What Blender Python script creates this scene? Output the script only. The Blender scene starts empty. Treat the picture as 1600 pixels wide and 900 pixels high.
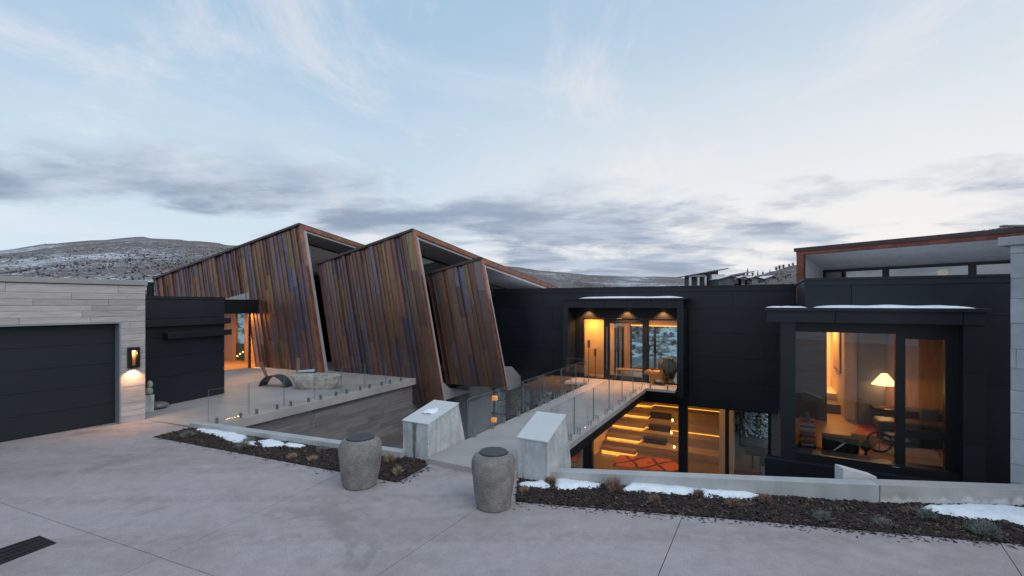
import bpy, bmesh, math, random
from mathutils import Vector, noise
random.seed(11)
S = bpy.context.scene
COL = S.collection
R = math.radians

# ------------------------------------------------------------------ camera, sky, sun, exposure
F, HY, CZ = 720.0, 474.0, 3.7
cam = bpy.data.cameras.new('camera'); camo = bpy.data.objects.new('camera', cam); COL.objects.link(camo)
cam.sensor_width = 36; cam.lens = 36 * F / 1600; cam.shift_y = 24 / 1600; cam.clip_end = 6000; cam.clip_start = 0.05
camo.location = (0, 0, CZ); camo.rotation_euler = (R(90), 0, 0)
S.camera = camo
S.view_settings.view_transform = 'Standard'; S.view_settings.look = 'None'
S.view_settings.exposure = 0.0; S.view_settings.gamma = 1.0; S.view_settings.use_curve_mapping = False
S.cycles.use_denoising = True
S.cycles.max_bounces = 10; S.cycles.transparent_max_bounces = 24; S.cycles.glossy_bounces = 6
S.cycles.sample_clamp_indirect = 6.0; S.cycles.caustics_reflective = False; S.cycles.caustics_refractive = False
SUN_EL, SUN_AZ = 38.0, 140.0    # soft overcast light, strongest from over the right shoulder
CL_X, CL_Y, CL_R = 17.4, -4.5, 12
GLOW_AZ = 50.0                  # where the dusk horizon is palest

W = bpy.data.worlds.new('World'); S.world = W; W.use_nodes = True
def nd(nt, typ, **kw):
    n = nt.nodes.new(typ)
    for k, v in kw.items():
        if k.startswith('i_'):
            key = k[2:]
            key = int(key) if key.isdigit() else key.replace('_', ' ')
            n.inputs[key].default_value = v
        else: setattr(n, k, v)
    return n
def lk(nt, a, b): nt.links.new(a, b)
def math_(nt, op, a, b=None, c=None, clamp=False):
    n = nt.nodes.new('ShaderNodeMath'); n.operation = op; n.use_clamp = clamp
    for i, x in enumerate((a, b, c)):
        if x is None: continue
        if isinstance(x, (int, float)): n.inputs[i].default_value = x
        else: nt.links.new(x, n.inputs[i])
    return n.outputs[0]
def mapr(nt, x, a, b, c=0.0, d=1.0, smooth=True):
    n = nt.nodes.new('ShaderNodeMapRange'); n.interpolation_type = 'SMOOTHSTEP' if smooth else 'LINEAR'
    nt.links.new(x, n.inputs[0])
    for i, v in zip((1, 2, 3, 4), (a, b, c, d)): n.inputs[i].default_value = v
    return n.outputs[0]
def mixc(nt, f, a, b, mode='MIX'):
    n = nt.nodes.new('ShaderNodeMix'); n.data_type = 'RGBA'; n.blend_type = mode
    if isinstance(f, (int, float)): n.inputs[0].default_value = f
    else: nt.links.new(f, n.inputs[0])
    for i, x in ((6, a), (7, b)):
        if isinstance(x, tuple): n.inputs[i].default_value = (*x[:3], 1)
        else: nt.links.new(x, n.inputs[i])
    return n.outputs[2]
def noise_(nt, vec, scale, detail=4, rough=0.55, dist=0.0):
    n = nt.nodes.new('ShaderNodeTexNoise'); n.inputs['Scale'].default_value = scale
    n.inputs['Detail'].default_value = detail; n.inputs['Roughness'].default_value = rough; n.inputs['Distortion'].default_value = dist
    if vec is not None: nt.links.new(vec, n.inputs['Vector'])
    return n.outputs[0]
def mapping(nt, vec, scale=(1, 1, 1), rot=(0, 0, 0), loc=(0, 0, 0)):
    n = nt.nodes.new('ShaderNodeMapping'); n.inputs['Scale'].default_value = scale
    n.inputs['Rotation'].default_value = rot; n.inputs['Location'].default_value = loc
    nt.links.new(vec, n.inputs['Vector']); return n.outputs[0]

def build_world():
    nt = W.node_tree; nt.nodes.clear()
    out = nd(nt, 'ShaderNodeOutputWorld'); bg = nd(nt, 'ShaderNodeBackground'); lk(nt, bg.outputs[0], out.inputs[0])
    sky = nd(nt, 'ShaderNodeTexSky'); sky.sky_type = 'NISHITA'; sky.sun_disc = False
    sky.sun_elevation = R(SUN_EL); sky.sun_rotation = R(SUN_AZ); sky.altitude = 2000; sky.air_density = 1.0; sky.dust_density = 0.6; sky.ozone_density = 1.5
    tc = nd(nt, 'ShaderNodeTexCoord'); d = tc.outputs['Generated']
    sp = nd(nt, 'ShaderNodeSeparateXYZ'); lk(nt, d, sp.inputs[0])
    z = math_(nt, 'MAXIMUM', sp.outputs[2], 0.0)
    # planar cloud coordinates
    zz = math_(nt, 'ADD', z, 0.13)
    px = math_(nt, 'DIVIDE', sp.outputs[0], zz); py = math_(nt, 'DIVIDE', sp.outputs[1], zz)
    cb = nd(nt, 'ShaderNodeCombineXYZ'); lk(nt, px, cb.inputs[0]); lk(nt, py, cb.inputs[1]); P = cb.outputs[0]
    skyc = mixc(nt, 1.0, sky.outputs[0], (0.085, 0.085, 0.085), 'MULTIPLY')
    # clear dusk blue, paling towards the horizon (thin even haze)
    clear = mixc(nt, mapr(nt, z, 0.04, 0.62), (0.74, 0.865, 0.955), (0.40, 0.61, 0.83))
    base = mixc(nt, 0.92, skyc, clear)
    # pale wide dusk glow on the sunset side
    dotn = nd(nt, 'ShaderNodeVectorMath'); dotn.operation = 'DOT_PRODUCT'; lk(nt, d, dotn.inputs[0])
    dotn.inputs[1].default_value = (math.sin(R(GLOW_AZ)), math.cos(R(GLOW_AZ)), 0.08)
    gl = mapr(nt, dotn.outputs['Value'], 0.30, 1.0)
    low = mapr(nt, z, 0.0, 0.60, 1.0, 0.18)
    base = mixc(nt, math_(nt, 'MULTIPLY', math_(nt, 'MULTIPLY', gl, low), 0.95), base, (1.0, 0.965, 0.93))
    # thin high veil: soft sheets and fine wisps
    n1 = noise_(nt, mapping(nt, P, (0.5, 0.8, 1), (0, 0, R(-28))), 0.8, 7, 0.62, 0.6)
    base = mixc(nt, math_(nt, 'MULTIPLY', mapr(nt, n1, 0.44, 0.70), 0.38), base, (0.88, 0.92, 0.96))
    n1b = noise_(nt, mapping(nt, P, (1.0, 0.55, 1), (0, 0, R(38)), (3.1, 1.7, 0)), 1.3, 8, 0.68, 0.5)
    base = mixc(nt, math_(nt, 'MULTIPLY', mapr(nt, n1b, 0.48, 0.70), 0.55), base, (0.95, 0.90, 0.91))
    # low grey cloud banks with ragged tops
    wv = nd(nt, 'ShaderNodeVectorMath'); wv.operation = 'MULTIPLY_ADD'
    nw = nd(nt, 'ShaderNodeTexNoise'); nw.inputs['Scale'].default_value = 2.2; nw.inputs['Detail'].default_value = 6; lk(nt, P, nw.inputs['Vector'])
    lk(nt, nw.outputs['Color'], wv.inputs[0]); wv.inputs[1].default_value = (0.35, 0.35, 0); lk(nt, P, wv.inputs[2])
    n2 = noise_(nt, mapping(nt, wv.outputs[0], (0.36, 0.40, 1), (0, 0, R(CL_R)), (CL_X, CL_Y, 0)), 1.0, 10, 0.58, 0.1)
    band = math_(nt, 'MULTIPLY', mapr(nt, z, 0.01, 0.07), mapr(nt, z, 0.17, 0.34, 1.0, 0.0))
    bank = mapr(nt, math_(nt, 'ADD', n2, mapr(nt, z, 0.10, 0.34, 0.0, -0.09)), 0.462, 0.552)
    n3 = noise_(nt, mapping(nt, P, (0.5, 1.0, 1), (0, 0, 0), (9, 4, 0)), 2.2, 8, 0.62)
    ccol = mixc(nt, mapr(nt, n3, 0.36, 0.66), (0.265, 0.34, 0.475), (0.56, 0.65, 0.77))
    base = mixc(nt, math_(nt, 'MULTIPLY', math_(nt, 'MULTIPLY', bank, band), 0.88), base, ccol)
    lk(nt, base, bg.inputs[0]); bg.inputs[1].default_value = 0.95
build_world()

sun = bpy.data.lights.new('sun', 'SUN'); sun.energy = 1.15; sun.angle = R(50); sun.color = (1.0, 0.91, 0.83)
suno = bpy.data.objects.new('sun', sun); COL.objects.link(suno)
suno.rotation_euler = Vector((-math.sin(R(SUN_AZ)), -math.cos(R(SUN_AZ)), -math.tan(R(SUN_EL)))).to_track_quat('-Z', 'Y').to_euler()

# ------------------------------------------------------------------ frames: real places worked out from the photograph's perspective
def gz(u, v, z=0.0):
    Y = F * (CZ - z) / (v - HY); return Vector(((u - 800) / F * Y, Y, z))
class Fr:
    def __init__(s, ox, oy, a):
        s.o = Vector((ox, oy)); c, n = math.cos(R(a)), math.sin(R(a)); s.e2 = Vector((c, -n)); s.e1 = Vector((n, c)); s.a = a
    def w(s, x, t, z): p = s.o + s.e2 * x + s.e1 * t; return Vector((p.x, p.y, z))
    def st(s, p): q = Vector((p[0], p[1])) - s.o; return q.dot(s.e2), q.dot(s.e1)
    def pt(s, u, v, t):
        k = Vector(((u - 800) / F, 1.0)); Y = (t + s.o.dot(s.e1)) / k.dot(s.e1)
        return s.st(k * Y)[0], CZ - (v - HY) / F * Y
    def ps(s, u, v, x):
        k = Vector(((u - 800) / F, 1.0)); Y = (x + s.o.dot(s.e2)) / k.dot(s.e2)
        return s.st(k * Y)[1], CZ - (v - HY) / F * Y
    def pz(s, u, v, z): return s.st(gz(u, v, z))
HF = Fr(7.76, 20.1, 28.5)      # main house
GF = Fr(-11.7, 14.7, 32.0)     # garage
TF = Fr(-5.02, 22.2, 26.4)     # terrace edge
BF = Fr(-10.2, 24.8, 25.0)     # copper wings

# ------------------------------------------------------------------ materials
MATS = {}
def mat(name, col, rough=0.6, metal=0.0, spec=0.5, var=0.0, vscale=3.0, vstretch=(1, 1, 1), col2=None, fine=0.0, fscale=60.0, bump=0.0, bscale=40.0, emit=None, estr=0.0, objrand=0.0, objcol=False, rvar=0.0, extra=None):
    m = bpy.data.materials.new(name); m.use_nodes = True; nt = m.node_tree; b = nt.nodes['Principled BSDF']
    b.inputs['Roughness'].default_value = rough; b.inputs['Metallic'].default_value = metal; b.inputs['Specular IOR Level'].default_value = spec
    geo = nd(nt, 'ShaderNodeNewGeometry'); P = geo.outputs['Position']; oi = nd(nt, 'ShaderNodeObjectInfo')
    c = oi.outputs['Color'] if objcol else None
    if c is None:
        n = nd(nt, 'ShaderNodeRGB'); n.outputs[0].default_value = (*col, 1); c = n.outputs[0]
    if objrand or objcol:
        off = nd(nt, 'ShaderNodeVectorMath'); off.operation = 'MULTIPLY_ADD'; lk(nt, oi.outputs['Random'], off.inputs[0]); off.inputs[1].default_value = (37, 91, 53); lk(nt, P, off.inputs[2]); P = off.outputs[0]
    if objrand:
        h = mapr(nt, oi.outputs['Random'], 0, 1, 1 - objrand, 1 + objrand, False)
        hs = nd(nt, 'ShaderNodeHueSaturation'); lk(nt, h, hs.inputs['Value']); lk(nt, c, hs.inputs['Color']); c = hs.outputs[0]
    if var:
        q = noise_(nt, mapping(nt, P, vstretch), vscale, 7, 0.62, 0.3)
        if col2: c = mixc(nt, mapr(nt, q, 0.38, 0.66), c, col2)
        else:
            h = mapr(nt, q, 0.25, 0.75, 1 - var, 1 + var, False); hs = nd(nt, 'ShaderNodeHueSaturation'); lk(nt, h, hs.inputs['Value']); lk(nt, c, hs.inputs['Color']); c = hs.outputs[0]
        if rvar: lk(nt, mapr(nt, q, 0.3, 0.7, rough - rvar, rough + rvar, False), b.inputs['Roughness'])
    if fine:
        q = noise_(nt, P, fscale, 3, 0.7); h = mapr(nt, q, 0.3, 0.7, 1 - fine, 1 + fine, False)
        hs = nd(nt, 'ShaderNodeHueSaturation'); lk(nt, h, hs.inputs['Value']); lk(nt, c, hs.inputs['Color']); c = hs.outputs[0]
    if extra: c = extra(nt, P, c, b)
    lk(nt, c, b.inputs['Base Color'])
    if bump:
        bp = nd(nt, 'ShaderNodeBump'); bp.inputs['Strength'].default_value = bump; bp.inputs['Distance'].default_value = 0.02
        lk(nt, noise_(nt, mapping(nt, P, vstretch), bscale, 5, 0.65), bp.inputs['Height']); lk(nt, bp.outputs[0], b.inputs['Normal'])
    if emit: b.inputs['Emission Color'].default_value = (*emit, 1); b.inputs['Emission Strength'].default_value = estr
    MATS[name] = m; return m

def drive_extra(nt, P, c, b):
    n = noise_(nt, mapping(nt, P, (0.35, 0.8, 1), (0, 0, R(-55))), 0.6, 9, 0.70, 0.3)
    c = mixc(nt, math_(nt, 'MULTIPLY', mapr(nt, n, 0.40, 0.75), 0.70), c, (0.225, 0.187, 0.18))
    n = noise_(nt, mapping(nt, P, (0.3, 1.2, 1), (0, 0, R(-58)), (5, 2, 0)), 0.9, 9, 0.72, 0.2)
    c = mixc(nt, math_(nt, 'MULTIPLY', mapr(nt, n, 0.48, 0.80), 0.45), c, (0.42, 0.41, 0.41))
    n = noise_(nt, P, 0.55, 4, 0.55, 0.1)
    c = mixc(nt, math_(nt, 'MULTIPLY', mapr(nt, n, 0.64, 0.76), 0.30), c, (0.17, 0.135, 0.125))
    n = noise_(nt, P, 3.2, 8, 0.72, 0.2); hs = nd(nt, 'ShaderNodeHueSaturation'); lk(nt, mapr(nt, n, 0.3, 0.7, 0.87, 1.13, False), hs.inputs['Value']); lk(nt, c, hs.inputs['Color']); c = hs.outputs[0]
    # damp melt stains creeping out from the beds and faint tyre sweeps
    n = noise_(nt, mapping(nt, P, (1, 1, 1), (0, 0, 0), (11, 3, 0)), 0.42, 7, 0.6, 0.9)
    c = mixc(nt, math_(nt, 'MULTIPLY', mapr(nt, n, 0.575, 0.635), 0.34), c, (0.15, 0.13, 0.125))
    w = nd(nt, 'ShaderNodeTexWave'); w.wave_type = 'RINGS'; w.inputs['Scale'].default_value = 0.21; w.inputs['Distortion'].default_value = 1.6; w.inputs['Detail'].default_value = 2; w.inputs['Detail Scale'].default_value = 0.5
    lk(nt, mapping(nt, P, (1, 1, 0), (0, 0, 0), (9, 7, 0)), w.inputs['Vector'])
    tn = noise_(nt, P, 5.0, 5, 0.7)
    c = mixc(nt, math_(nt, 'MULTIPLY', math_(nt, 'MULTIPLY', mapr(nt, w.outputs[0], 0.80, 0.97), mapr(nt, tn, 0.38, 0.66)), 0.30), c, (0.17, 0.145, 0.14))
    v = nd(nt, 'ShaderNodeTexVoronoi'); v.inputs['Scale'].default_value = 70; lk(nt, P, v.inputs['Vector'])
    c = mixc(nt, math_(nt, 'MULTIPLY', mapr(nt, v.outputs['Distance'], 0.0, 0.28, 1, 0), 0.35), c, (0.13, 0.12, 0.12))
    return c
mat('driveway_concrete', (0.385, 0.338, 0.342), 0.72, fine=0.20, fscale=45, bump=0.2, bscale=60, extra=drive_extra)
mat('terrace_concrete', (0.37, 0.345, 0.335), 0.65, var=0.22, vscale=0.8, fine=0.10, bump=0.08)
def conc_extra(nt, P, c, b):
    n = noise_(nt, mapping(nt, P, (5, 5, 0.5)), 1.4, 6, 0.65)
    c = mixc(nt, math_(nt, 'MULTIPLY', mapr(nt, n, 0.46, 0.70), 0.7), c, (0.27, 0.285, 0.285))
    v = nd(nt, 'ShaderNodeTexVoronoi'); v.inputs['Scale'].default_value = 11; lk(nt, P, v.inputs['Vector'])
    return mixc(nt, math_(nt, 'MULTIPLY', mapr(nt, v.outputs['Distance'], 0.06, 0.14, 1, 0), 0.8), c, (0.1, 0.1, 0.1))
mat('pier_concrete', (0.49, 0.515, 0.53), 0.7, var=0.34, vscale=2.2, fine=0.10, fscale=30, bump=0.25, extra=conc_extra)
mat('pier_cap_concrete', (0.56, 0.575, 0.585), 0.6, var=0.06, vscale=3, fine=0.04)
mat('kerb_concrete', (0.40, 0.415, 0.42), 0.75, var=0.2, vscale=1.7, vstretch=(1, 1, 0.4), fine=0.08, bump=0.12)
def efflor(nt, P, c, b):
    s = nd(nt, 'ShaderNodeSeparateXYZ'); lk(nt, P, s.inputs[0])
    n = noise_(nt, mapping(nt, P, (4, 4, 0.8)), 1.5, 5, 0.6)
    h = math_(nt, 'SUBTRACT', math_(nt, 'MULTIPLY', n, 0.42), math_(nt, 'MULTIPLY', s.outputs[2], 1.0))
    return mixc(nt, math_(nt, 'MULTIPLY', mapr(nt, h, 0.06, 0.16), 0.7), c, (0.68, 0.69, 0.7))
mat('kerb_concrete_stained', (0.40, 0.385, 0.375), 0.75, var=0.2, vscale=1.7, fine=0.08, bump=0.12, extra=efflor)
mat('plank_stone', (0.40, 0.375, 0.372), 0.75, objrand=0.14, var=0.25, vscale=3.0, vstretch=(0.7, 0.7, 6), fine=0.06, bump=0.25, bscale=8)
mat('stone_grout', (0.2, 0.19, 0.185), 0.9)
mat('light_stone', (0.42, 0.43, 0.455), 0.75, objrand=0.1, var=0.2, vscale=2.4, fine=0.06, bump=0.15)
mat('court_stone', (0.175, 0.165, 0.168), 0.75, objrand=0.22, var=0.3, vscale=2.6, vstretch=(0.5, 0.5, 5), fine=0.06, bump=0.25, bscale=8)
mat('coping', (0.30, 0.295, 0.29), 0.55, var=0.08)
mat('dark_metal', (0.0125, 0.0155, 0.0215), 0.36, metal=0.0, spec=0.42, objrand=0.16, var=0.14, vscale=0.8, vstretch=(1, 1, 0.35), rvar=0.05)
mat('black_metal', (0.007, 0.008, 0.010), 0.45, spec=0.3, var=0.1)
mat('garage_door_metal', (0.012, 0.017, 0.023), 0.45, spec=0.35, objrand=0.05, var=0.1, vscale=1.2)
mat('door_trim', (0.26, 0.30, 0.34), 0.45, metal=0.3)
def cop_extra(nt, P, c, b):
    g = nd(nt, 'ShaderNodeNewGeometry').outputs['Position']
    n = noise_(nt, mapping(nt, g, (0.9, 0.9, 0.35)), 0.55, 5, 0.6, 0.5)          # patina clouds that run across the boards
    c = mixc(nt, math_(nt, 'MULTIPLY', mapr(nt, n, 0.44, 0.68), 0.42), c, (0.155, 0.138, 0.20))
    n = noise_(nt, mapping(nt, P, (7, 7, 0.45)), 1.5, 8, 0.68, 0.7)              # vertical streaks in each board
    c = mixc(nt, math_(nt, 'MULTIPLY', mapr(nt, n, 0.46, 0.70), 0.60), c, (0.20, 0.095, 0.050))
    n = noise_(nt, mapping(nt, P, (9, 9, 0.7), (0, 0, 0), (3, 7, 1)), 1.3, 7, 0.66, 0.5)
    c = mixc(nt, math_(nt, 'MULTIPLY', mapr(nt, n, 0.50, 0.74), 0.55), c, (0.055, 0.040, 0.042))
    lk(nt, mapr(nt, n, 0.3, 0.7, 0.28, 0.50, False), b.inputs['Roughness'])
    return c
mat('copper_panel', (0.1, 0.06, 0.04), 0.42, metal=0.85, objcol=True, fine=0.12, fscale=25, bump=0.1, bscale=5, extra=cop_extra)
mat('copper_trim', (0.24, 0.115, 0.085), 0.42, metal=0.7, var=0.45, vscale=2.2, col2=(0.42, 0.17, 0.10), fine=0.15, fscale=14)
mat('copper_trim_red', (0.20, 0.065, 0.045), 0.45, metal=0.55, var=0.3, vscale=2.2, col2=(0.30, 0.105, 0.07), fine=0.15, fscale=14)
mat('roof_edge', (0.085, 0.06, 0.06), 0.45, metal=0.5, var=0.3, vscale=2)
mat('fin_gray', (0.34, 0.34, 0.36), 0.55, var=0.1)
mat('soffit_wood', (0.62, 0.575, 0.56), 0.65, var=0.16, vscale=2.0, vstretch=(0.6, 7, 7), objrand=0.05)
mat('glass_frame', (0.010, 0.011, 0.014), 0.4, spec=0.4)
mat('snow', (0.80, 0.84, 0.90), 0.6, var=0.10, vscale=5, fine=0.05, fscale=40, bump=0.7, bscale=14)
mat('soil', (0.022, 0.016, 0.014), 0.95, var=0.4, vscale=9, fine=0.3, fscale=40, bump=0.6, bscale=30)
mat('mulch', (0.034, 0.022, 0.019), 0.85, var=0.75, vscale=11, fine=0.4, fscale=35)
mat('mulch_pale', (0.13, 0.09, 0.07), 0.85, var=0.5, vscale=11)
mat('grass_tan', (0.34, 0.265, 0.18), 0.8, var=0.35, vscale=20)
mat('grass_brown', (0.24, 0.155, 0.12), 0.8, var=0.35, vscale=20)
mat('grass_sage', (0.175, 0.19, 0.165), 0.8, var=0.35, vscale=20)
def urn_extra(nt, P, c, b):
    v = nd(nt, 'ShaderNodeTexVoronoi'); v.inputs['Scale'].default_value = 42; lk(nt, P, v.inputs['Vector'])
    m = noise_(nt, P, 2.6, 3, 0.5)
    c = mixc(nt, math_(nt, 'MULTIPLY', math_(nt, 'MULTIPLY', mapr(nt, v.outputs['Distance'], 0.1, 0.33, 1, 0), mapr(nt, m, 0.40, 0.54)), 0.9), c, (0.06, 0.055, 0.05))
    n = noise_(nt, P, 3.2, 6, 0.7, 1.4)
    return mixc(nt, math_(nt, 'MULTIPLY', mapr(nt, n, 0.56, 0.70), 0.4), c, (0.30, 0.30, 0.29))
mat('urn_stone', (0.205, 0.193, 0.182), 0.7, var=0.38, vscale=5, fine=0.22, fscale=38, bump=0.7, bscale=24, extra=urn_extra)
mat('wet_stain', (0.17, 0.17, 0.165), 0.35, var=0.3, vscale=8)
mat('urn_lid', (0.045, 0.045, 0.052), 0.5)
mat('rock', (0.43, 0.40, 0.365), 0.85, var=0.5, vscale=5, fine=0.2, bump=1.0, bscale=5)
mat('rock_polished', (0.16, 0.165, 0.17), 0.25, var=0.2, vscale=4)
mat('steel_weathered', (0.10, 0.105, 0.115), 0.45, metal=0.7, var=0.3, vscale=6)
mat('copper_blade', (0.36, 0.19, 0.14), 0.5, metal=0.5, var=0.3, vscale=5)
mat('stainless', (0.55, 0.55, 0.56), 0.3, metal=1.0)
mat('iron_grate', (0.03, 0.028, 0.028), 0.6, metal=0.4, var=0.3)
mat('void_black', (0.006, 0.006, 0.006), 0.9)
mat('cream_wall', (0.72, 0.56, 0.40), 0.7, var=0.05)
mat('warm_wood', (0.42, 0.235, 0.10), 0.5, var=0.35, vscale=2.0, vstretch=(5, 5, 0.5))
mat('floor_wood', (0.27, 0.165, 0.095), 0.4, var=0.3, vscale=2.0, vstretch=(0.8, 6, 1))
mat('floor_stone', (0.16, 0.145, 0.13), 0.3, var=0.15, vscale=1.0)
mat('stair_stone', (0.30, 0.245, 0.195), 0.55, var=0.15, vscale=2)
mat('ceiling_wood', (0.30, 0.20, 0.13), 0.6, var=0.15)
mat('interior_dark', (0.028, 0.034, 0.04), 0.5)
mat('interior_gray', (0.09, 0.085, 0.085), 0.5)
mat('cushion_black', (0.022, 0.021, 0.022), 0.9)
mat('leather_dark', (0.04, 0.032, 0.028), 0.45)
mat('red_cloth', (0.50, 0.035, 0.04), 0.8, var=0.3, vscale=8)
mat('dining_dark', (0.02, 0.018, 0.016), 0.5)
mat('yellow_cloth', (0.5, 0.30, 0.04), 0.8, var=0.3, vscale=9)
mat('teal_cloth', (0.09, 0.17, 0.18), 0.7)
mat('bronze', (0.34, 0.17, 0.055), 0.36, metal=0.75, var=0.5, vscale=11, bump=0.5, bscale=30)
mat('glazed_pot', (0.20, 0.17, 0.09), 0.3, var=0.5, vscale=7, col2=(0.08, 0.07, 0.05))
mat('lamp_shade', (0.8, 0.6, 0.35), 0.8, emit=(1.0, 0.62, 0.26), estr=2.6)
mat('led', (1, 0.7, 0.3), 0.5, emit=(1.0, 0.44, 0.05), estr=1.9)
mat('led_soft', (1, 0.7, 0.3), 0.5, emit=(1.0, 0.46, 0.07), estr=1.9)
mat('bulb', (1, 0.7, 0.4), 0.5, emit=(1.0, 0.55, 0.2), estr=14.0)
mat('candle', (1, 0.7, 0.4), 0.5, emit=(1.0, 0.5, 0.15), estr=7.0)
mat('candle_drum', (1, 0.6, 0.3), 0.6, emit=(1.0, 0.36, 0.06), estr=0.75)
mat('paper', (0.6, 0.55, 0.48), 0.8)
mat('bark', (0.07, 0.055, 0.045), 0.9, var=0.3, vscale=10)
mat('needles', (0.035, 0.055, 0.04), 0.8, var=0.4, vscale=3)
mat('twigs', (0.15, 0.118, 0.108), 0.9)
mat('shrubs', (0.095, 0.078, 0.074), 0.9, var=0.4, vscale=0.2)
mat('far_dark', (0.085, 0.09, 0.105), 0.7)
mat('far_gray', (0.20, 0.21, 0.22), 0.7)
mat('far_tan', (0.28, 0.24, 0.20), 0.7)
mat('far_white', (0.5, 0.5, 0.5), 0.7)
mat('far_rust', (0.24, 0.09, 0.05), 0.7)
mat('far_window', (0.04, 0.07, 0.075), 0.2)
def rug_extra(nt, P, c, b):
    for rz in (62, -5):
        w = nd(nt, 'ShaderNodeTexWave'); w.wave_type = 'BANDS'; w.bands_direction = 'X'; w.inputs['Scale'].default_value = 0.28; w.inputs['Distortion'].default_value = 1.2; w.inputs['Detail'].default_value = 3; w.inputs['Detail Scale'].default_value = 4
        lk(nt, mapping(nt, P, (1, 1, 1), (0, 0, R(rz))), w.inputs['Vector'])
        c = mixc(nt, mapr(nt, w.outputs[0], 0.93, 0.97), c, (0.05, 0.02, 0.02))
    n = noise_(nt, P, 2.6, 3, 0.5); return mixc(nt, math_(nt, 'MULTIPLY', mapr(nt, n, 0.58, 0.66), 0.7), c, (0.14, 0.03, 0.03))
mat('rug_orange', (0.42, 0.12, 0.035), 0.95, extra=rug_extra)
def stripe_extra(nt, P, c, b):
    w = nd(nt, 'ShaderNodeTexWave'); w.wave_type = 'BANDS'; w.bands_direction = 'Y'; w.inputs['Scale'].default_value = 1.9; w.inputs['Distortion'].default_value = 0.6; lk(nt, P, w.inputs['Vector'])
    return mixc(nt, mapr(nt, w.outputs[0], 0.6, 0.75), c, (0.16, 0.03, 0.02))
mat('rug_striped', (0.50, 0.08, 0.03), 0.95, extra=stripe_extra)
mat('abstract_rug', (0.25, 0.30, 0.36), 0.9, var=1, vscale=1.5, col2=(0.42, 0.2, 0.17))
for i, c in enumerate([(0.5, 0.12, 0.06), (0.55, 0.45, 0.3), (0.08, 0.1, 0.2), (0.4, 0.08, 0.09), (0.12, 0.12, 0.12), (0.5, 0.3, 0.1)]): mat('book_%d' % i, c, 0.7)

def hill_extra(nt, P, c, b):
    n = math_(nt, 'ADD', math_(nt, 'MULTIPLY', noise_(nt, P, 0.55, 5, 0.75), 0.62), math_(nt, 'MULTIPLY', noise_(nt, P, 2.3, 4, 0.7), 0.38)); big = noise_(nt, mapping(nt, P, (1, 0.6, 1)), 0.012, 5, 0.6)
    mid = noise_(nt, P, 0.12, 4, 0.6)
    thr = math_(nt, 'ADD', math_(nt, 'MULTIPLY', big, 0.60), math_(nt, 'MULTIPLY', mid, 0.30))
    k = math_(nt, 'ADD', n, math_(nt, 'SUBTRACT', thr, 0.455))
    dist = nd(nt, 'ShaderNodeVectorMath'); dist.operation = 'LENGTH'; lk(nt, P, dist.inputs[0])
    k = math_(nt, 'ADD', k, mapr(nt, dist.outputs['Value'], 60, 190, 0.10, 0.0))     # the hollow just behind the house keeps its snow
    return mixc(nt, mapr(nt, k, 0.535, 0.62), c, (0.54, 0.57, 0.63))
mat('hillside', (0.135, 0.112, 0.106), 0.95, extra=hill_extra)

def glass_mat(name, tint, rough=0.0, ior=1.5, gmul=1.0):
    m = bpy.data.materials.new(name); m.use_nodes = True; nt = m.node_tree; nt.nodes.clear()
    out = nd(nt, 'ShaderNodeOutputMaterial'); tr = nd(nt, 'ShaderNodeBsdfTransparent'); tr.inputs[0].default_value = (*tint, 1)
    g = nd(nt, 'ShaderNodeBsdfGlossy'); g.inputs['Roughness'].default_value = rough; g.inputs[0].default_value = (1, 1, 1, 1)
    fr = nd(nt, 'ShaderNodeFresnel'); fr.inputs[0].default_value = ior
    mx = nd(nt, 'ShaderNodeMixShader'); f = math_(nt, 'MULTIPLY', fr.outputs[0], gmul, clamp=True)
    lk(nt, f, mx.inputs[0]); lk(nt, tr.outputs[0], mx.inputs[1]); lk(nt, g.outputs[0], mx.inputs[2]); lk(nt, mx.outputs[0], out.inputs[0])
    MATS[name] = m
glass_mat('window_glass', (0.92, 0.95, 0.95), gmul=1.35)
glass_mat('back_glass', (0.83, 0.95, 0.955), gmul=0.25)
glass_mat('rail_glass', (0.985, 0.993, 0.99), gmul=0.15)
glass_mat('coated_glass', (0.16, 0.19, 0.21), gmul=7)
glass_mat('dark_glass', (0.16, 0.19, 0.21), gmul=1.2)
mat('glass_edge', (0.16, 0.22, 0.22), 0.25, spec=0.6)

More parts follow.
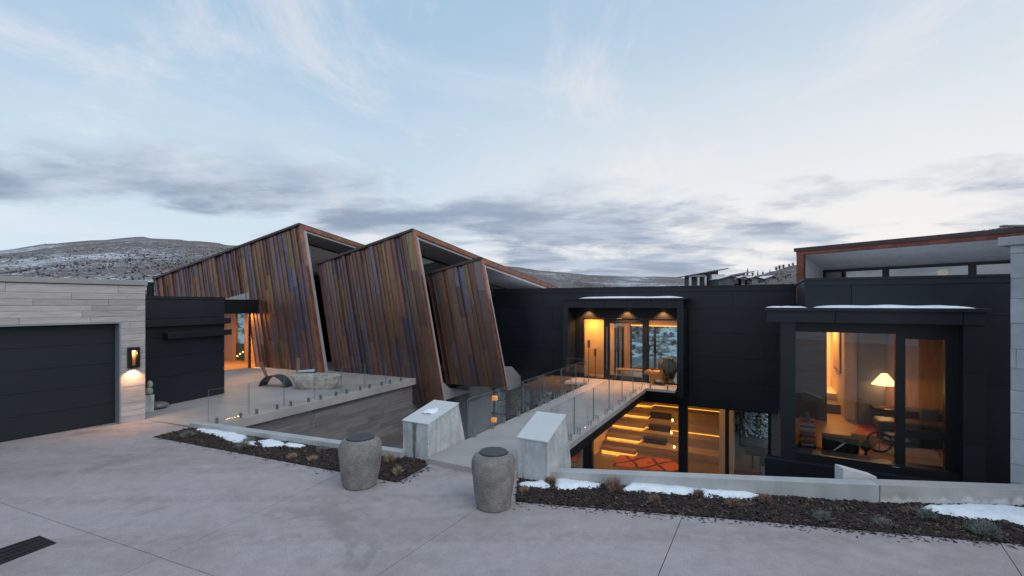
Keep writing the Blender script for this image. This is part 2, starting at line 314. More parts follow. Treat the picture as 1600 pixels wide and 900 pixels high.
# ------------------------------------------------------------------ mesh building
WL = {}
class MB:
    def __init__(s): s.v = []; s.f = []
    def add(s, vs, fs):
        n = len(s.v); s.v += [Vector(p) for p in vs]; s.f += [tuple(i + n for i in f) for f in fs]; return s
    def hexa(s, p): return s.add(p, [(3, 2, 1, 0), (4, 5, 6, 7), (0, 1, 5, 4), (1, 2, 6, 5), (2, 3, 7, 6), (3, 0, 4, 7)])
    def box(s, fr, x0, x1, t0, t1, z0, z1):
        return s.hexa([fr.w(x0, t0, z0), fr.w(x1, t0, z0), fr.w(x1, t1, z0), fr.w(x0, t1, z0), fr.w(x0, t0, z1), fr.w(x1, t0, z1), fr.w(x1, t1, z1), fr.w(x0, t1, z1)])
    def loops(s, A, B):      # prism between two equal loops
        n = len(A); return s.add(list(A) + list(B), [tuple(range(n))[::-1], tuple(range(n, 2 * n))] + [(i, (i + 1) % n, n + (i + 1) % n, n + i) for i in range(n)])
    def prism_t(s, fr, poly, t0, t1): return s.loops([fr.w(x, t0, z) for x, z in poly], [fr.w(x, t1, z) for x, z in poly])
    def prism_s(s, fr, poly, x0, x1): return s.loops([fr.w(x0, t, z) for t, z in poly], [fr.w(x1, t, z) for t, z in poly])
    def prism_z(s, pts, z0, z1): return s.loops([Vector((p[0], p[1], z0)) for p in pts], [Vector((p[0], p[1], z1)) for p in pts])
    def tube(s, path, r, n=10):
        path = [Vector(p) for p in path]; rs = r if isinstance(r, (list, tuple)) else [r] * len(path); rings = []
        for i, p in enumerate(path):
            d = (path[min(i + 1, len(path) - 1)] - path[max(i - 1, 0)]).normalized()
            a = d.cross(Vector((0, 0, 1))) if abs(d.z) < 0.95 else d.cross(Vector((0, 1, 0))); a.normalize(); b = d.cross(a)
            rings.append([p + (a * math.cos(2 * math.pi * k / n) + b * math.sin(2 * math.pi * k / n)) * rs[i] for k in range(n)])
        vs = [v for q in rings for v in q]; fs = []
        for i in range(len(rings) - 1):
            for k in range(n): fs.append((i * n + k, i * n + (k + 1) % n, (i + 1) * n + (k + 1) % n, (i + 1) * n + k))
        fs.append(tuple(range(n))); fs.append(tuple(range(len(vs) - n, len(vs)))); return s.add(vs, fs)
    def lathe(s, c, prof, n=48, wob=0.0, sx=1.0):
        vs, fs = [], []
        for r, z in prof:
            for k in range(n):
                a = 2 * math.pi * k / n; q = Vector((math.cos(a) * sx, math.sin(a), 0))
                rr = r * (1 + wob * noise.noise(Vector((q.x * 1.7 + c[0] * 3, q.y * 1.7, z * 3.0))) + wob * .30 * noise.noise(Vector((q.x * 6 + c[0] * 3, q.y * 6, z * 9.0))))
                vs.append(Vector((c[0] + q.x * rr, c[1] + q.y * rr, c[2] + z)))
        m = len(prof)
        for i in range(m - 1):
            for k in range(n): fs.append((i * n + k, i * n + (k + 1) % n, (i + 1) * n + (k + 1) % n, (i + 1) * n + k))
        fs.append(tuple(range(n))[::-1]); fs.append(tuple(range((m - 1) * n, m * n))); return s.add(vs, fs)
    def build(s, name, m, parent=None, smooth=False, bevel=0.0, recalc=True, color=None, auto=None):
        lo = Vector([min(v[i] for v in s.v) for i in range(3)]); hi = Vector([max(v[i] for v in s.v) for i in range(3)])
        loc = Vector(((lo.x + hi.x) / 2, (lo.y + hi.y) / 2, lo.z))
        me = bpy.data.meshes.new(name); me.from_pydata([v - loc for v in s.v], [], s.f)
        if recalc:
            b = bmesh.new(); b.from_mesh(me); bmesh.ops.recalc_face_normals(b, faces=b.faces); b.to_mesh(me); b.free()
        if smooth: me.polygons.foreach_set('use_smooth', [True] * len(me.polygons))
        for x in (m if isinstance(m, list) else [m]): me.materials.append(MATS[x])
        o = bpy.data.objects.new(name, me); COL.objects.link(o); WL[o.name] = loc
        if parent: o.parent = parent; o.location = loc - WL[parent.name]
        else: o.location = loc
        if bevel:
            md = o.modifiers.new('bevel', 'BEVEL'); md.width = bevel; md.segments = 2; md.limit_method = 'ANGLE'
        if color: o.color = (*color, 1)
        return o
def tag(o, label, cat=None, group=None, kind=None):
    o['label'] = label
    if cat: o['category'] = cat
    if group: o['group'] = group
    if kind: o['kind'] = kind
    return o
def thing(name, label, cat, loc, group=None):
    o = bpy.data.objects.new(name, None); COL.objects.link(o); o.location = loc; o.empty_display_size = 0.2; WL[o.name] = Vector(loc)
    return tag(o, label, cat, group)
def struct(o, label=None):
    o['kind'] = 'structure'
    if label: o['label'] = label
    return o
def part(name, m, parent, fr, *b, **kw): return MB().box(fr, *b).build(name, m, parent, **kw)
def lamp(name, typ, loc, energy, col=(1, 0.58, 0.24), size=0.2, parent=None, rot=None, spot=None, size_y=None):
    l = bpy.data.lights.new(name, typ); l.energy = energy; l.color = col
    if typ == 'AREA':
        l.size = size
        if size_y: l.shape = 'RECTANGLE'; l.size_y = size_y
    else: l.shadow_soft_size = size
    if spot: l.spot_size = R(spot); l.spot_blend = 0.6
    o = bpy.data.objects.new(name, l); COL.objects.link(o); o.location = loc
    if rot: o.rotation_euler = rot
    if parent: o.parent = parent; o.location = Vector(loc) - WL[parent.name]
    return o

# ------------------------------------------------------------------ terrain and hills
RIDGE = [(-900, 400, 320), (-300, 398, 330), (0, 391, 340), (100, 379, 350), (215, 370.5, 360), (300, 375, 360), (370, 382, 360), (480, 396, 380), (600, 410, 500), (700, 411, 700), (800, 416, 820), (860, 424, 860), (930, 430, 900), (1060, 433, 900), (1090, 437, 700), (1130, 437, 420), (1180, 430, 330), (1240, 414, 300), (1300, 402, 280), (1420, 380, 270), (1560, 356, 260), (1700, 348, 260), (2400, 380, 260)]
def ridge(u):
    if u <= RIDGE[0][0]: return RIDGE[0][1:]
    for (a, va, ya), (b, vb, yb) in zip(RIDGE, RIDGE[1:]):
        if u <= b:
            k = (u - a) / (b - a); k2 = k * k * (3 - 2 * k); return va + (vb - va) * (k * 0.5 + k2 * 0.5), ya + (yb - ya) * k2
    return RIDGE[-1][1:]
def sm(x): x = max(0, min(1, x)); return x * x * (3 - 2 * x)
def terr(x, y):
    r = math.hypot(x, y); th = math.degrees(math.atan2(x, y)); cl = max(-65, min(67, th))
    u = 800 + F * math.tan(R(cl)); v, yr = ridge(u); rr = yr / math.cos(R(cl)); tan_e = (HY - v) / F * math.cos(R(cl))
    if abs(th) > 70: k = sm((abs(th) - 70) / 40); tan_e = tan_e * (1 - k) + 0.025 * k; rr = rr * (1 - k) + 400 * k
    zr = CZ + tan_e * rr; base = -5.6
    s1 = sm((-(y) + 9) / 12.0) if abs(x) < 60 else 1.0
    base = base + s1 * (5.2 if r < 80 else 5.2)
    k = max(0, (r - 50) / (rr - 50)); k1 = min(k, 1)
    z = base + (zr - base) * (k1 ** 1.25)
    if k > 1: z = zr - (k - 1) * rr * 0.10
    n = noise.noise(Vector((x * 0.012, y * 0.012, 0))) * 5 + noise.noise(Vector((x * 0.04, y * 0.04, 5))) * 1.6
    z += n * sm((r - 60) / 120) * (1 - 0.75 * sm((k1 - 0.7) / 0.3))
    bump = math.exp(-((r - 74) / 20) ** 2) * sm((th + 18) / 8) * sm((47 - th) / 6)
    z += 6.6 * bump
    return z
mb = MB(); NT, NR = 600, 110
ths = [-180 + 360 * i / NT for i in range(NT)]
# finer steps in the view
fine = [-56 + 112 * i / 420 for i in range(420)]; coarse = [56 + 248 * i / 120 for i in range(120)]
ths = fine + coarse; NT = len(ths)
rs = [6 + (1500 - 6) * (i / (NR - 1)) ** 2.6 for i in range(NR)]
vs = []
for th in ths:
    for r in rs:
        x, y = r * math.sin(R(th)), r * math.cos(R(th)); vs.append((x, y, terr(x, y)))
fs = []
for i in range(NT):
    j = (i + 1) % NT
    for k in range(NR - 1): fs.append((i * NR + k, i * NR + k + 1, j * NR + k + 1, j * NR + k))
mb.add(vs, fs); mb.add([(0, 0, terr(0, 5.9))] + [(6 * math.sin(R(t)), 6 * math.cos(R(t)), terr(6 * math.sin(R(t)), 6 * math.cos(R(t)))) for t in ths[::12]], [(0, i + 1, (i + 1) % len(ths[::12]) + 1) for i in range(len(ths[::12]))])
struct(mb.build('terrain', 'hillside', smooth=True, recalc=False), 'snow dusted sagebrush hills and the ground below the house')

rng = random.Random(5)
mb = MB(); cnt = 0
while cnt < 14000:
    u = rng.uniform(-160, 1760); th = math.atan((u - 800) / F)
    near = cnt < 5200
    r = rng.uniform(40, 105) if near else 100 + 270 * rng.random() ** 1.3
    if near: th = R(rng.uniform(-30, 44))
    x, y = r * math.sin(th), r * math.cos(th)
    if noise.noise(Vector((x * 0.06, y * 0.06, 9))) + rng.uniform(-0.5, 0.5) < -0.1: continue
    z = terr(x, y); h = rng.uniform(0.3, 0.9); w = h * rng.uniform(0.6, 1.0)
    for q in range(34 if near else 9):
        a = rng.uniform(0, 6.28); el = rng.uniform(0.15, 1.4); L = h * rng.uniform(.55, 1.1)
        d = Vector((math.cos(a) * math.cos(el) * w / h, math.sin(a) * math.cos(el) * w / h, math.sin(el))) * L
        e = Vector((-math.sin(a), math.cos(a), rng.uniform(-.5, .5))) * (h * (.10 if near else .28)); n = len(mb.v); c0 = Vector((x, y, z - .1)) + d * .25
        mb.v += [c0, c0 + d * .55 + e, c0 + d * .8, c0 + d * .5 - e]; mb.f.append((n, n + 1, n + 2, n + 3))
    cnt += 1
tag(mb.build('sagebrush', 'shrubs', recalc=False), 'dark sagebrush scattered over the snowy hillsides', kind='stuff')

# ------------------------------------------------------------------ driveway
kerbR_a, kerbR_m, kerbR_b = gz(860, 742, 0.26), gz(1375, 757, 0.26), gz(1600, 769, 0.26)
dr = [(-34, -24), (34, -24), (34, 5.4)]
edgeR = [gz(1600, 851), gz(1200, 816), gz(806, 784)]
farR = edgeR[0] + (edgeR[0] - edgeR[1]) * 5
dr += [(farR.x, farR.y)] + [(p.x, p.y) for p in edgeR]
pR = HF.w(-1.75, -12.75, 0); pL = HF.w(-4.1, -12.9, 0)
dr += [(pR.x - 0.02, pR.y - 0.1), (HF.w(-1.75, -12.0, 0).x, HF.w(-1.75, -12.0, 0).y), (HF.w(-4.1, -12.0, 0).x, HF.w(-4.1, -12.0, 0).y)]
for u, v in ((665, 729), (620, 754), (240, 683), (297, 668)): p = gz(u, v); dr.append((p.x, p.y))
tj = TF.w(0.0, TF.st(gz(300, 664))[1], 0)
garc = GF.w(0, 0, 0)
dr += [(garc.x, garc.y), (GF.w(-2.0, 0, 0).x, GF.w(-2.0, 0, 0).y), (GF.w(-2, -22, 0).x - 6, GF.w(-2, -22, 0).y), (-34, -10)]
struct(MB().prism_z(dr, -0.4, -0.016).build('driveway', 'void_black'), 'pale grey broom finished concrete driveway')
DRIVE = bpy.data.objects['driveway']
bm = bmesh.new(); bm.faces.new([bm.verts.new((x, y, 0)) for x, y in dr])
for (u0, v0), (u1, v1) in (((1067, 805), (1028, 900)), ((744, 796), (642, 864)), ((0, 785), (335, 900)), ((390, 806), (500, 755)), ((1558, 841), (1597, 900))):
    a, b = gz(u0, v0), gz(u1, v1); n = Vector((b.y - a.y, a.x - b.x, 0)).normalized()
    bmesh.ops.bisect_plane(bm, geom=bm.verts[:] + bm.edges[:] + bm.faces[:], plane_co=a, plane_no=n)
for f in list(bm.faces):
    pts = [v.co.copy() for v in f.verts]
    if f.normal.z < 0: pts.reverse()
    n = len(pts); ins = []
    for i in range(n):
        p0, p, p1 = pts[i - 1], pts[i], pts[(i + 1) % n]; d0 = (p - p0).normalized(); d1 = (p1 - p).normalized()
        n0 = Vector((-d0.y, d0.x, 0)); n1 = Vector((-d1.y, d1.x, 0)); bs = n0 + n1
        if bs.length < 1e-4: bs = n0
        bs.normalize(); ins.append(p + bs * min(0.03, 0.006 / max(0.25, bs.dot(n0))))
    if f.calc_area() < 0.02: continue
    MB().prism_z([(p.x, p.y) for p in ins], -0.1, 0.0).build('slab', 'driveway_concrete', DRIVE)
bm.free()

# terrace with a stone retaining wall below
tedge0 = TF.st(gz(300, 662))[1]
tpoly = [tj, TF.w(0, 0, 0), TF.w(0, 1.2, 0), TF.w(-1.5, 6, 0), Vector((-18, 40, 0)), Vector((-26, 30, 0)), GF.w(-6.0, 4, 0), GF.w(-2.0, 0.006, 0), GF.w(0.006, 0.006, 0)]
TERR = struct(MB().prism_z([(p.x, p.y) for p in tpoly], -0.30, 0.0).build('terrace', 'terrace_concrete', bevel=0.01), 'raised concrete terrace in front of the copper walls')
RW = thing('retaining_wall', 'grey stone plank retaining wall below the terrace edge', 'wall', TF.w(-0.4, -5, -5.6))
part('wall_core', 'stone_grout', RW, TF, -0.75, -0.24, tedge0 - 1.0, 7.0, -5.7, -0.31)
def courses(fr, face, x0, x1, z0, z1, h, lmin, lmax, depth, m, parent, rr, skip=None, axis='t', name='stone'):
    z = z0; 
    while z < z1 - 0.01:
        hh = min(h * rr.uniform(0.8, 1.25), z1 - z)
        if z1 - z - hh < 0.05: hh = z1 - z
        x = x0 - rr.uniform(0, lmax * 0.6); first = True
        while x < x1 - 0.01:
            e = x + rr.uniform(lmin, lmax)
            a, b = max(x, x0), min(e, x1)
            if x1 - b < 0.2: b = x1; e = x1
            if b - a > 0.02 and not (skip and skip(a, b, z, z + hh)):
                pr = rr.uniform(0.0, 0.018)
                segs = [(a, b)]
                if skip and hasattr(skip, 'cut'): segs = skip.cut(a, b, z, z + hh)
                for (q0, q1) in segs:
                    if q1 - q0 < 0.03: continue
                    M = MB()
                    if axis == 't': M.box(fr, face - depth, face + pr, q0 + 0.003, q1 - 0.003, z + 0.003, z + hh - 0.003)
                    else: M.box(fr, q0 + 0.003, q1 - 0.003, face - pr, face + depth, z + 0.003, z + hh - 0.003)
                    M.build(name, m, parent)
            x = e
        z += hh
rr = random.Random(3)
courses(TF, -0.20, tedge0 - 1.0, 6.6, -4.2, -0.31, 0.2, 0.9, 2.6, 0.035, 'court_stone', RW, rr)

# courtyard floor and driveway retaining wall (mostly hidden below the kerbs)
struct(MB().prism_z([tuple(p.xy) for p in (TF.w(-0.3, -11, 0), HF.w(10, -14, 0), HF.w(10, 1.0, 0), HF.w(-12, 1.0, 0), TF.w(-0.3, 7, 0))], -5.4, -4.75).build('courtyard', 'kerb_concrete'), 'sunken concrete courtyard floor under the footbridge')

# ------------------------------------------------------------------ planters
def planter(name, pts, label):
    o = MB().prism_z([(p[0], p[1]) for p in pts], -0.35, -0.02).build(name, 'soil'); struct(o, label); return o
kLa, kLb = gz(296, 669), gz(627, 717)
kdir = (kLb - kLa).normalized(); kn = Vector((-kdir.y, kdir.x, 0))
if kn.y < 0: kn = -kn
pl_left = [gz(u, v) for u, v in ((241, 683), (620, 753.6), (665, 729))] + [HF.w(-4.8, -12.2, 0), kLb + kn * 0.02, kLa + kn * 0.02]
planter('left_planter_bed', pl_left, 'dark mulch bed along the left edge of the driveway')
krn = Vector((0.1, 1, 0)).normalized()
b0, b1, b2 = gz(850, 751), gz(1375, 786.5), gz(1600, 792)
b3 = b2 + (b2 - b1) * 3
pl_right = [farR, *edgeR, HF.w(-1.77, -12.72, 0), HF.w(-1.0, -12.2, 0), b0 + krn * 0.05, b1 + krn * 0.05, b2 + krn * 0.05, b3 + krn * 0.05]
planter('right_planter_bed', pl_right, 'dark mulch bed in front of the low concrete kerb wall')
def kerb(name, a, b, h, th, m, label, hb=None):
    hb = hb or h
    d = (b - a).normalized(); n = Vector((-d.y, d.x, 0))
    if n.y < 0: n = -n
    M = MB().loops([a + Vector((0, 0, -1.2)) , b + Vector((0, 0, -1.2)), b + n * th + Vector((0, 0, -1.2)), a + n * th + Vector((0, 0, -1.2))], [a + Vector((0, 0, h)), b + Vector((0, 0, hb)), b + n * th + Vector((0, 0, hb)), a + n * th + Vector((0, 0, h))])
    o = M.build(name, m, bevel=0.012); tag(o, label, 'kerb wall')
    return o
kerb('kerb_wall', kLa, kLb, 0.16, 0.24, 'kerb_concrete', 'long low concrete kerb behind the left mulch bed')
k0 = HF.w(-1.09, -12.2, 0); k0.x = b0.x; k0.y = b0.y
kerb('kerb_wall', b0, b1 - (b1 - b0).normalized() * 0.008, 0.20, 0.25, 'kerb_concrete', 'smooth grey concrete kerb running right from the right pier', 0.34)
kerb('kerb_wall', b1 + (b2 - b1).normalized() * 0.008, b3, 0.345, 0.30, 'kerb_concrete_stained', 'white stained concrete kerb at the far right below the bay window', 0.20)

def inside(p, poly):
    c = False; n = len(poly); j = n - 1
    for i in range(n):
        a, b = poly[i], poly[j]
        if (a[1] > p[1]) != (b[1] > p[1]) and p[0] < (b[0] - a[0]) * (p[1] - a[1]) / (b[1] - a[1]) + a[0]: c = not c
        j = i
    return c
def mulch(name, poly, n, m, label, xmax=12.0):
    M = MB(); q = 0; r2 = random.Random(len(name) + n)
    xs = [p[0] for p in poly]; ys = [p[1] for p in poly]; x1 = min(max(xs), xmax)
    while q < n:
        x, y = r2.uniform(min(xs), x1), r2.uniform(min(ys), max(ys))
        if not inside((x, y), poly): continue
        L = r2.uniform(0.02, 0.065); w = r2.uniform(0.008, 0.02); a = r2.uniform(0, 6.28); tl = r2.uniform(-0.5, 0.5)
        z = -0.01 + r2.uniform(0, 0.035) + 0.02 * noise.noise(Vector((x * 4, y * 4, 0))); d = Vector((math.cos(a) * math.cos(tl), math.sin(a) * math.cos(tl), math.sin(tl))) * L; e = Vector((-math.sin(a), math.cos(a), r2.uniform(-0.4, 0.4))) * w
        c = Vector((x, y, z)); k = len(M.v)
        M.v += [c - d - e, c + d - e * 0.6, c + d + e * 0.6, c - d + e, c - d * 0.2 + Vector((0, 0, w)), c + d * 0.5 + Vector((0, 0, w))]
        M.f += [(k, k + 1, k + 5, k + 4), (k + 2, k + 3, k + 4, k + 5), (k + 3, k, k + 4), (k + 1, k + 2, k + 5)]; q += 1
    tag(M.build(name, m, recalc=False), label, kind='stuff')
mulch('bark_mulch', pl_left, 9000, 'mulch', 'dark bark mulch chips in the left bed')
mulch('bark_mulch', pl_right, 16000, 'mulch', 'dark bark mulch chips in the right bed')
mulch('bark_mulch', pl_left, 700, 'mulch_pale', 'pale wood chips strewn over the left mulch bed')
mulch('bark_mulch', pl_right, 1500, 'mulch_pale', 'pale wood chips strewn over the right mulch bed')

def spill(edges, n, label):
    M = MB(); r2 = random.Random(n)
    for q in range(n):
        a, b = edges[r2.randrange(len(edges))]; d = (b - a).normalized(); nn = Vector((-d.y, d.x, 0))
        if nn.y > 0: nn = -nn
        c = a.lerp(b, r2.random()) + nn * (0.01 + abs(r2.gauss(0, .10))); c.z = .006
        L = r2.uniform(.012, .045); w = r2.uniform(.005, .012); t = r2.uniform(0, 6.28); e = Vector((math.cos(t), math.sin(t), r2.uniform(0, .15))) * L; f = Vector((-math.sin(t), math.cos(t), 0)) * w; k = len(M.v)
        M.v += [c - e - f, c + e - f * .5, c + e + f * .5, c - e + f, c + Vector((0, 0, w))]; M.f += [(k, k + 1, k + 4), (k + 1, k + 2, k + 4), (k + 2, k + 3, k + 4), (k + 3, k, k + 4)]
    tag(M.build('bark_mulch', 'mulch', recalc=False), label, kind='stuff')
spill([(gz(241, 683), gz(620, 753.6)), (gz(620, 753.6), gz(665, 729))], 170, 'loose bark chips spilled onto the driveway along the left bed')
spill([(edgeR[0], edgeR[1]), (edgeR[1], edgeR[2])], 330, 'loose bark chips spilled onto the driveway along the right bed')

def snow_patch(pts, z, h, label, name='snow_patch', seed=1, soft=0.16):
    P = [Vector((p[0], p[1])) for p in pts]; st = 0.028 if max((a - b).length for a in P for b in P) < 2.2 else 0.036
    x0, x1 = min(p.x for p in P) - .1, max(p.x for p in P) + .1; y0, y1 = min(p.y for p in P) - .1, max(p.y for p in P) + .1
    nx, ny = int((x1 - x0) / st) + 2, int((y1 - y0) / st) + 2; idx = {}; vs = []; fs = []; hs = {}
    for i in range(nx):
        for k in range(ny):
            q = Vector((x0 + i * st, y0 + k * st)); d = 9
            for a, b in zip(P, P[1:] + P[:1]):
                e = b - a; t = max(0, min(1, (q - a).dot(e) / max(1e-9, e.length_squared))); d = min(d, (q - a - e * t).length)
            if not inside(q, P): d = -d
            q3 = Vector((q.x, q.y, seed)); d += noise.noise(q3 * 5) * .05 + noise.noise(q3 * 14) * .03 + noise.noise(q3 * 37) * .014
            hs[i, k] = d
    for (i, k), d in hs.items():
        t = max(0, min(1, d / soft)); q3 = Vector((x0 + i * st, y0 + k * st, seed))
        hh = h * (1 - (1 - t) ** 2.2) * (0.8 + .35 * noise.noise(q3 * 3) + .14 * noise.noise(q3 * 11)) if d > 0 else max(-.05, d * .8)
        hs[i, k] = (d, z + hh)
    for i in range(nx - 1):
        for k in range(ny - 1):
            c = [(i, k), (i + 1, k), (i + 1, k + 1), (i, k + 1)]
            if max(hs[q][0] for q in c) <= 0: continue
            f = []
            for q in c:
                if q not in idx: idx[q] = len(vs); vs.append((x0 + q[0] * st, y0 + q[1] * st, hs[q][1]))
                f.append(idx[q])
            fs.append(tuple(f))
    o = MB().add(vs, fs).build(name, 'snow', smooth=True, recalc=False); tag(o, label, 'snow'); return o
SN = [([(308, 672), (330, 669), (365, 675), (388, 684), (372, 688), (345, 683), (318, 677)], 'snow patch nearest the left end of the left kerb'),
      ([(348, 683), (370, 679), (395, 687), (400, 697), (375, 695), (352, 689)], 'second snow patch from the left along the left kerb'),
      ([(402, 690), (425, 688), (446, 693), (440, 699), (412, 699)], 'third snow patch from the left along the left kerb'),
      ([(446, 693), (462, 694), (480, 698), (468, 700), (448, 699)], 'smallest snow patch at the right end of the row by the left kerb')]
for i, (p, l) in enumerate(SN): snow_patch([gz(u, v) for u, v in p], 0.025, 0.05, l, seed=i + 2)
SN2 = [([(808, 757), (850, 753), (862, 760), (848, 764), (815, 761)], 'thin snow sliver at the foot of the right concrete pier'),
       ([(866, 752), (880, 749), (905, 754), (938, 757), (938, 762), (905, 766), (870, 765)], 'snow patch left of the twiggy bush under the grey kerb'),
       ([(972, 768), (982, 755), (1010, 756), (1050, 759), (1090, 766), (1140, 769), (1180, 774), (1192, 778), (1170, 781), (1130, 779), (1085, 775), (1030, 772), (1000, 769)], 'long snow strip under the middle of the grey kerb'),
       ([(1430, 797), (1460, 793), (1500, 791), (1560, 792), (1640, 797), (1660, 815), (1600, 822), (1560, 815), (1510, 812), (1465, 803)], 'broad snow patch at the right end of the mulch bed')]
for i, (p, l) in enumerate(SN2): snow_patch([gz(u, v) for u, v in p], 0.02, 0.075 if i < 3 else 0.09, l, seed=i + 12)

def tuft(u, v, w_px, h_px, kind, label):
    p = gz(u, v); sc = p.y / F; rad = w_px * sc / 2; hh = h_px * sc; r2 = random.Random(u * 7 + v); M = MB()
    for i in range(220 if w_px > 25 else 150):
        a = r2.uniform(0, 6.28); q = math.sqrt(r2.random()); b = Vector((p.x + math.cos(a) * rad * 0.35 * q, p.y + math.sin(a) * rad * 0.35 * q, -0.01))
        lean = q * r2.uniform(0.5, 1.1); tip = Vector((p.x + math.cos(a + r2.uniform(-.5, .5)) * rad * lean, p.y + math.sin(a + r2.uniform(-.5, .5)) * rad * lean, hh * r2.uniform(0.45, 1.0) * (1 - 0.45 * lean * lean)))
        mid = b.lerp(tip, 0.55) + Vector((r2.uniform(-1, 1) * rad * .1, r2.uniform(-1, 1) * rad * .1, hh * 0.12)); wd = Vector((-math.sin(a + 1), math.cos(a + 1), 0)) * r2.uniform(0.003, 0.007)
        k = len(M.v); M.v += [b - wd, b + wd, mid + wd, mid - wd, tip]; M.f += [(k, k + 1, k + 2, k + 3), (k + 3, k + 2, k + 4)]
        if kind != 'grass_tan':
            for j in range(3):
                s0 = b.lerp(tip, r2.uniform(0.4, 1)); e = s0 + Vector((r2.uniform(-1, 1), r2.uniform(-1, 1), r2.uniform(-.2, 1))) * rad * 0.25; k = len(M.v)
                M.v += [s0 - wd, s0 + wd, e]; M.f.append((k, k + 1, k + 2))
    tag(M.build('grass_tuft' if kind == 'grass_tan' else 'low_shrub', kind, recalc=False), label, 'grass' if kind == 'grass_tan' else 'shrub', 'small plants in the mulch beds')
for t in ((292, 684, 26, 12, 'grass_sage', 'sage plant at the left tip of the left bed'), (379, 702, 28, 15, 'grass_sage', 'grey green sage plant below the second snow patch in the left bed'),
          (388, 692, 24, 11, 'grass_sage', 'small sage sprig tucked between two snow patches in the left bed'), (456, 717, 22, 12, 'grass_tan', 'tan grass clump in the middle of the left bed'),
          (487, 720, 24, 10, 'grass_tan', 'low tan grass clump just left of the left urn'), (608, 722, 30, 18, 'grass_tan', 'tall tan grass clump right of the left urn near the kerb'),
          (621, 742, 26, 17, 'grass_tan', 'tan grass clump at the right corner of the left bed'), (502, 706, 22, 11, 'grass_sage', 'dark sage sprig beside the kerb behind the left urn'),
          (859, 757, 24, 15, 'grass_brown', 'small bush at the foot of the right pier between snow'), (957, 768, 38, 27, 'grass_brown', 'largest twiggy brown bush between two snow patches'),
          (1022, 786, 26, 16, 'grass_brown', 'twiggy brown bush below the long snow strip'), (1092, 776, 24, 14, 'grass_brown', 'brown sprig poking out of the long snow strip'),
          (1146, 791, 34, 15, 'grass_brown', 'low brown bush in front of the right end of the long snow strip'), (1194, 785, 28, 16, 'grass_brown', 'brown bush at the right tip of the long snow strip'),
          (1284, 812, 36, 16, 'grass_sage', 'grey sage plant in the bare middle of the right bed'), (1378, 823, 34, 15, 'grass_sage', 'grey sage plant at the driveway edge left of the broad snow'),
          (1446, 812, 36, 22, 'grass_sage', 'green sage plant at the left tip of the broad snow patch'), (1536, 836, 58, 26, 'grass_sage', 'widest sage plant below the broad snow patch'),
          (1420, 803, 26, 13, 'grass_brown', 'rusty sprig beside the kerb left of the broad snow patch'), (818, 770, 22, 14, 'grass_tan', 'tan grass clump half hidden behind the right urn')):
    tuft(*t)

# ------------------------------------------------------------------ garage
G = thing('garage', 'stone clad garage with a wide dark overhead door', 'garage', GF.w(-0.3, -6, 0))
GH = 4.27
d_s0 = GF.ps(188.5, 657, 0)[0]; d_top = GF.ps(188.5, 503, 0)[1]; d_s1 = d_s0 - 7.4
xe = d_s1 - 2.0
M = MB(); M.box(GF, -0.5, -0.045, d_s0, 0.0, -0.3, GH).box(GF, -0.5, -0.045, xe, d_s1, -0.3, GH).box(GF, -0.5, -0.045, d_s1, d_s0, d_top, GH); M.build('wall', 'stone_grout', G)
part('side_wall', 'stone_grout', G, GF, -7.0, -0.5, -0.4, 0.0, -0.3, GH); part('roof', 'coping', G, GF, -7, -0.5, xe, 0.0, GH - 0.3, GH - 0.1)
class Skip:
    def __call__(s, a, b, z0, z1): return False
    def cut(s, a, b, z0, z1):
        if z0 >= d_top - 0.02: return [(a, b)]
        out = []
        if b > d_s0: out.append((max(a, d_s0), b))
        if a < d_s1: out.append((a, min(b, d_s1)))
        return out
rr = random.Random(8)
courses(GF, 0.0, xe, 0.0, 0.0, d_top, d_top / 15.0, 1.2, 3.0, 0.043, 'plank_stone', G, rr, Skip())
courses(GF, 0.0, xe, 0.0, d_top, GH - 0.02, (GH - 0.02 - d_top) / 6.0, 1.0, 2.8, 0.043, 'plank_stone', G, rr, Skip())
part('coping', 'coping', G, GF, -0.55, 0.06, xe, 0.05, GH, GH + 0.15, bevel=0.01)
M = MB(); M.box(GF, -0.34, 0.035, d_s0 - 0.04, d_s0 - 0.002, 0, d_top - 0.04).box(GF, -0.34, 0.035, d_s1 + 0.002, d_s1 + 0.04, 0, d_top - 0.04).box(GF, -0.34, 0.035, d_s1 + 0.002, d_s0 - 0.002, d_top - 0.04, d_top - 0.003)
M.build('door_frame', 'door_trim', G)
GD = MB().box(GF, -0.42, -0.33, d_s1 + 0.045, d_s0 - 0.045, 0.005, d_top - 0.045).build('garage_door', 'void_black', G)
n = 5; hh = (d_top - 0.05) / n
for i in range(n): part('door_panel', 'garage_door_metal', GD, GF, -0.328, -0.30, d_s1 + 0.05, d_s0 - 0.05, 0.01 + i * hh + 0.004, 0.01 + (i + 1) * hh - 0.004, bevel=0.004)
# wall lamp
lt0, lz0 = GF.ps(198, 575, 0); lt1, lz1 = GF.ps(215, 542, 0)
L = thing('wall_lamp', 'black box wall lamp glowing amber beside the garage door', 'wall lamp', GF.w(0.1, (lt0 + lt1) / 2, lz0))
X0, X1 = 0.022, 0.2
M = MB(); w = 0.075
M.box(GF, X0, X0 + 0.02, lt0, lt1, lz0, lz1).box(GF, X0 + .02, X1, lt0, lt0 + w, lz0, lz1).box(GF, X0 + .02, X1, lt1 - w, lt1, lz0, lz1).box(GF, X0 + .02, X1, lt0 + w, lt1 - w, lz1 - 0.09, lz1).box(GF, X0 + .02, X1, lt0 + w, lt1 - w, lz0, lz0 + 0.07)
M.build('housing', 'black_metal', L, bevel=0.005)
part('back_plate', 'warm_wood', L, GF, X0 + .021, X0 + .03, lt0 + w, lt1 - w, lz0 + .07, lz1 - .09)
lm = (lt0 + lt1) / 2
